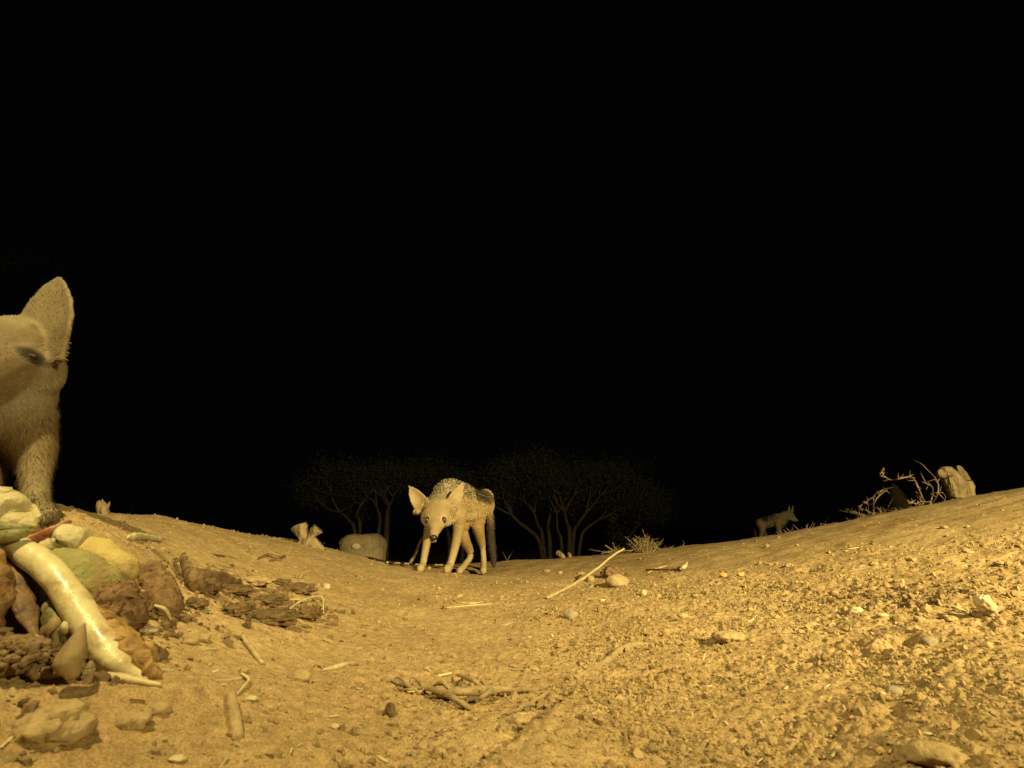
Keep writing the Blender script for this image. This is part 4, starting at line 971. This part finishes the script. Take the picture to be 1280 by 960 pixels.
# pale split logs on the ridge below the trees
small_stump('split_log', 'left one of two pale split wood pieces on the ridge below the tree', 700, 698, [('wood', [(697,691), (701,694), (705,698)], [(.012,.02), (.028,.02), (.012,.012)])], 15, mat='wood', Y=3.85)
small_stump('split_log', 'right one of two pale split wood pieces on the ridge below the tree', 711, 697, [('wood', [(711,692), (712,696), (713,699)], [.010, .018, .02])], 16, mat='wood', Y=3.85)
stick('pale_twig', 'thin pale twig lying in the dark behind the middle jackal', 'twig', [(484,703,.01), (500,704,.01), (530,706,.01), (560,706,.01)], [.004, .005, .005, .003], 'stem', wob=.004)
bush('dim bent dead stem behind the front legs of the middle jackal', P(512, 706, 3.1), [(BP([(511,706),(516,698),(521,688),(525,678),(530,670)], 3.1), [.014,.016,.014,.012,.008], 0)], name='dead_stalk', cat='stem')

# ================================================================== trees beyond the ridge, barely reached by the lamps
def acacia(name, label, stems, Yt, crown_r, seed, leaves=5200, depth=4, ztop=None, group='dark trees beyond the ridge'):
    rnd = random.Random(seed); base = np.mean([s_[0] for s_ in stems], 0).copy()
    base[2] = ground_z(base[0], base[1])[0]
    root = empty(name, base); tag(root, label, 'tree', group)
    tr = []; tw = []; tips = []
    def grow(p, d, L, r, k):
        q = p+d*L; mid = p+d*L*.5+np.array([rnd.gauss(0, .05), rnd.gauss(0, .05), rnd.gauss(0, .04)])*L
        (tr if k > 1 else tw).append(loft([p, mid, q], [r, r*.85, r*.68], n=5 if k > 1 else 3, seg=5, round_end=False))
        if k == 0: tips.append(q); return
        if k <= 2: tips.append(q); tips.append(mid)
        for i in range(rnd.choice((2, 3, 3))):
            e = nrm(d + np.array([rnd.gauss(0, .62), rnd.gauss(0, .62), rnd.gauss(.02, .32)]))
            grow(q, e, L*rnd.uniform(.6, .88), r*.62, k-1)
    for s_ in stems:
        pts, r = s_[1], s_[2]
        tr.append(loft(pts, [r*(1-.5*i/(len(pts)-1)) for i in range(len(pts))], n=8, seg=14, round_end=False))
        d = nrm(pts[-1]-pts[-2])
        for i in range(3):
            e = nrm(d+np.array([rnd.gauss(0, .5), rnd.gauss(0, .5), rnd.gauss(.1, .25)])); grow(pts[-1], e, crown_r*.45*rnd.uniform(.7, 1.1), r*.5, depth)
    V, F = join(tr); link('trunk', mesh_from('trunk', V, F), M['tree'], root)
    V, F = join(tw); cr = link('crown', mesh_from('crown', V, F), M['tree'], root)
    g = np.random.default_rng(seed); T = np.array(tips); c = T[g.integers(0, len(T), leaves)] + g.normal(size=(leaves, 3))*crown_r*np.array([.16, .16, .11])
    a = g.normal(size=(leaves, 3)); a /= np.linalg.norm(a, axis=1, keepdims=True); b = g.normal(size=(leaves, 3)); b -= a*np.sum(a*b, 1)[:, None]; b /= np.linalg.norm(b, axis=1, keepdims=True)
    sz = (.016+.024*g.random(leaves))[:, None]
    VV = np.stack([c-a*sz, c+b*sz*.4, c+a*sz, c-b*sz*.4], 1).reshape(-1, 3); o4 = np.arange(leaves)[:, None]*4
    lf = link('leaves', mesh_from('leaves', VV, o4+np.array([[0, 1, 2, 3]])), M['leaf'], cr)
    return root
def stemset(Yt, lists):
    out = []
    for l, r in lists:
        pts = [P(a, b, Yt+.15*i*(-1)**len(l)) for i, (a, b) in enumerate(l)]
        pts[0][2] = ground_z(pts[0][0], pts[0][1])[0]-.05
        out.append((pts[0], pts, r))
    return out
acacia('acacia_tree', 'dark many-stemmed tree behind the worn block and middle jackal', stemset(11.5, [([(482,700),(483,672),(484,645),(486,632)], .075), ([(472,700),(473,670),(475,648),(471,634)], .055), ([(450,700),(444,668),(436,650),(425,640)], .05), ([(448,690),(450,660),(446,645),(450,634)], .045)]), 11.5, 1.0, 3, leaves=15000)
acacia('acacia_tree', 'dark many-stemmed tree right of the middle jackal above the split wood', stemset(12.0, [([(707,700),(712,670),(709,655),(706,640)], .06), ([(711,700),(717,670),(722,656),(732,642)], .055), ([(700,700),(702,680),(697,662),(696,642)], .045), ([(716,698),(726,675),(734,660),(748,650)], .045)]), 12, 1.1, 5, leaves=16000)
acacia('acacia_tree', 'dark tree with leaning trunks just right of the middle jackal', stemset(12.6, [([(683,702),(675,680),(662,663),(650,654),(640,644)], .06), ([(684,702),(678,670),(673,658),(668,642)], .055), ([(689,702),(687,675),(685,660),(688,642)], .065)]), 12.6, 1.1, 8, leaves=16000)
acacia('acacia_tree', 'dark tree hidden behind the body of the middle jackal', stemset(13.2, [([(560,705),(562,680),(555,655),(545,640)], .06), ([(575,705),(580,675),(590,655),(600,640)], .06)]), 13.2, 1.2, 21, leaves=13000)
acacia('acacia_tree', 'faint low tree farthest right in the dark row of trees', stemset(13.6, [([(770,700),(768,675),(764,655)], .05), ([(780,700),(785,680),(792,662)], .05)]), 13.6, .95, 23, leaves=11000)
acacia('acacia_tree', 'faint bare tree at the upper left edge behind the close jackal', stemset(5.2, [([(-90,560),(-85,480),(-70,420),(-45,380)], .06), ([(-100,560),(-120,480),(-140,420)], .05)]), 5.2, .95, 12, leaves=600, group=None)

# ================================================================== loose crumbs of soil and flecks of straw, uncountable
def crumbs(n):
    g = np.random.default_rng(21)
    A = np.radians(g.uniform(-50, 50, n*4)); Rr = np.exp(g.uniform(math.log(.5), math.log(3.3), n*4)); x = np.sin(A)*Rr; y = np.cos(A)*Rr
    p = rough(x, y)**2.0*(.25+.75*sstep(-.1, .5, noise2(x*5, y*5, 41)))
    k = g.random(n*4) < p*.9; x = x[k][:n]; y = y[k][:n]; n = len(x)
    s = np.clip(np.exp(g.normal(math.log(.0019), .5, n)), .0008, .0062)*(.75+.25*np.hypot(x, y))
    z = ground_z(x, y)+s*.1
    V, F = ICO[1]; F = np.array(F)
    W = V[None]*(1+g.normal(0, .36, (n, len(V), 1)))*(s[:, None]*g.uniform(.6, 1.3, (n, 3)))[:, None, :]
    W = W + np.stack([x, y, z], 1)[:, None, :]
    FF = (F[None]+np.arange(n)[:, None, None]*len(V)).reshape(-1, 3)
    me = mesh_from('soil_crumbs', W.reshape(-1, 3), FF, smooth=False)
    c = np.array([.345, .242, .118])*(g.uniform(.6, 1.15, (n, 1))); vcol(me, np.repeat(c, len(V), 0))
    o = link('soil_crumbs', me, M['crumb'], origin=(0, 0, 0)); tag(o, 'loose crumbs of dry soil strewn over the sand', 'soil crumbs', kind='stuff')
def flecks(n):
    g = np.random.default_rng(22); A = np.radians(g.uniform(-50, 50, n)); Rr = np.exp(g.uniform(math.log(.55), math.log(3.0), n)); x = np.sin(A)*Rr; y = np.cos(A)*Rr
    L = np.clip(np.exp(g.normal(math.log(.0045), .55, n)), .0015, .02)*(.7+.3*Rr); w_ = np.clip(L*g.uniform(.08, .4, n), .0006, .002); a = g.uniform(0, 6.28, n); z = ground_z(x, y)+.0016
    d = np.stack([np.cos(a), np.sin(a), g.normal(0, .2, n)], 1)*L[:, None]; e = np.stack([-np.sin(a), np.cos(a), g.normal(0, .3, n)], 1)*w_[:, None]; c = np.stack([x, y, z], 1); u = np.array([0, 0, .0008])
    W = np.stack([c-d-e, c+d-e, c+d+e, c-d+e, c+u], 1).reshape(-1, 3); o5 = np.arange(n)[:, None]*5
    FF = np.concatenate([o5+np.array([[a_, b_, 4]]) for a_, b_ in ((0, 1), (1, 2), (2, 3), (3, 0))])
    me = mesh_from('straw_flecks', W, FF, smooth=False); vcol(me, np.repeat(np.array([.52, .42, .23])*g.uniform(.55, 1.15, (n, 1)), 5, 0))
    o = link('straw_flecks', me, M['crumb'], origin=(0, 0, 0)); tag(o, 'tiny flecks of straw and chaff scattered over the sand', 'straw flecks', kind='stuff')
def dark_crumbs(spots, n):
    g = np.random.default_rng(25); X = []; Y_ = []
    for (px, py, r) in spots:
        q = S(px, py); X.append(q[0]+g.normal(0, r, n)); Y_.append(q[1]+g.normal(0, r, n))
    x = np.concatenate(X); y = np.concatenate(Y_); k = noise2(x*16, y*16, 51) > -.05; x = x[k]; y = y[k]; n = len(x)
    s = np.clip(np.exp(g.normal(math.log(.0032), .5, n)), .0012, .0095); z = ground_z(x, y)+s*.15; V, F = ICO[1]; F = np.array(F)
    W = V[None]*(1+g.normal(0, .33, (n, len(V), 1)))*(s[:, None]*g.uniform(.6, 1.3, (n, 3)))[:, None, :] + np.stack([x, y, z], 1)[:, None, :]
    me = mesh_from('dung_crumbs', W.reshape(-1, 3), (F[None]+np.arange(n)[:, None, None]*len(V)).reshape(-1, 3), smooth=False)
    vcol(me, np.repeat(np.array([.19, .125, .062])*g.uniform(.55, 1.3, (n, 1)), len(V), 0))
    tag(link('dung_crumbs', me, M['crumb'], origin=(0, 0, 0)), 'dark crumbs of broken dung and soil round the crusts and scraps', 'dung crumbs', kind='stuff')
M['crumb'] = material('crumb', None, attr='coat', rough=.95, spec=.1, bump=0)
crumbs(36000); flecks(700)
dark_crumbs([(270,740,.07), (310,748,.08), (345,760,.08), (375,755,.07), (190,770,.04), (120,815,.04), (60,830,.04), (20,800,.05), (1120,745,.07), (1150,755,.06)], 330)
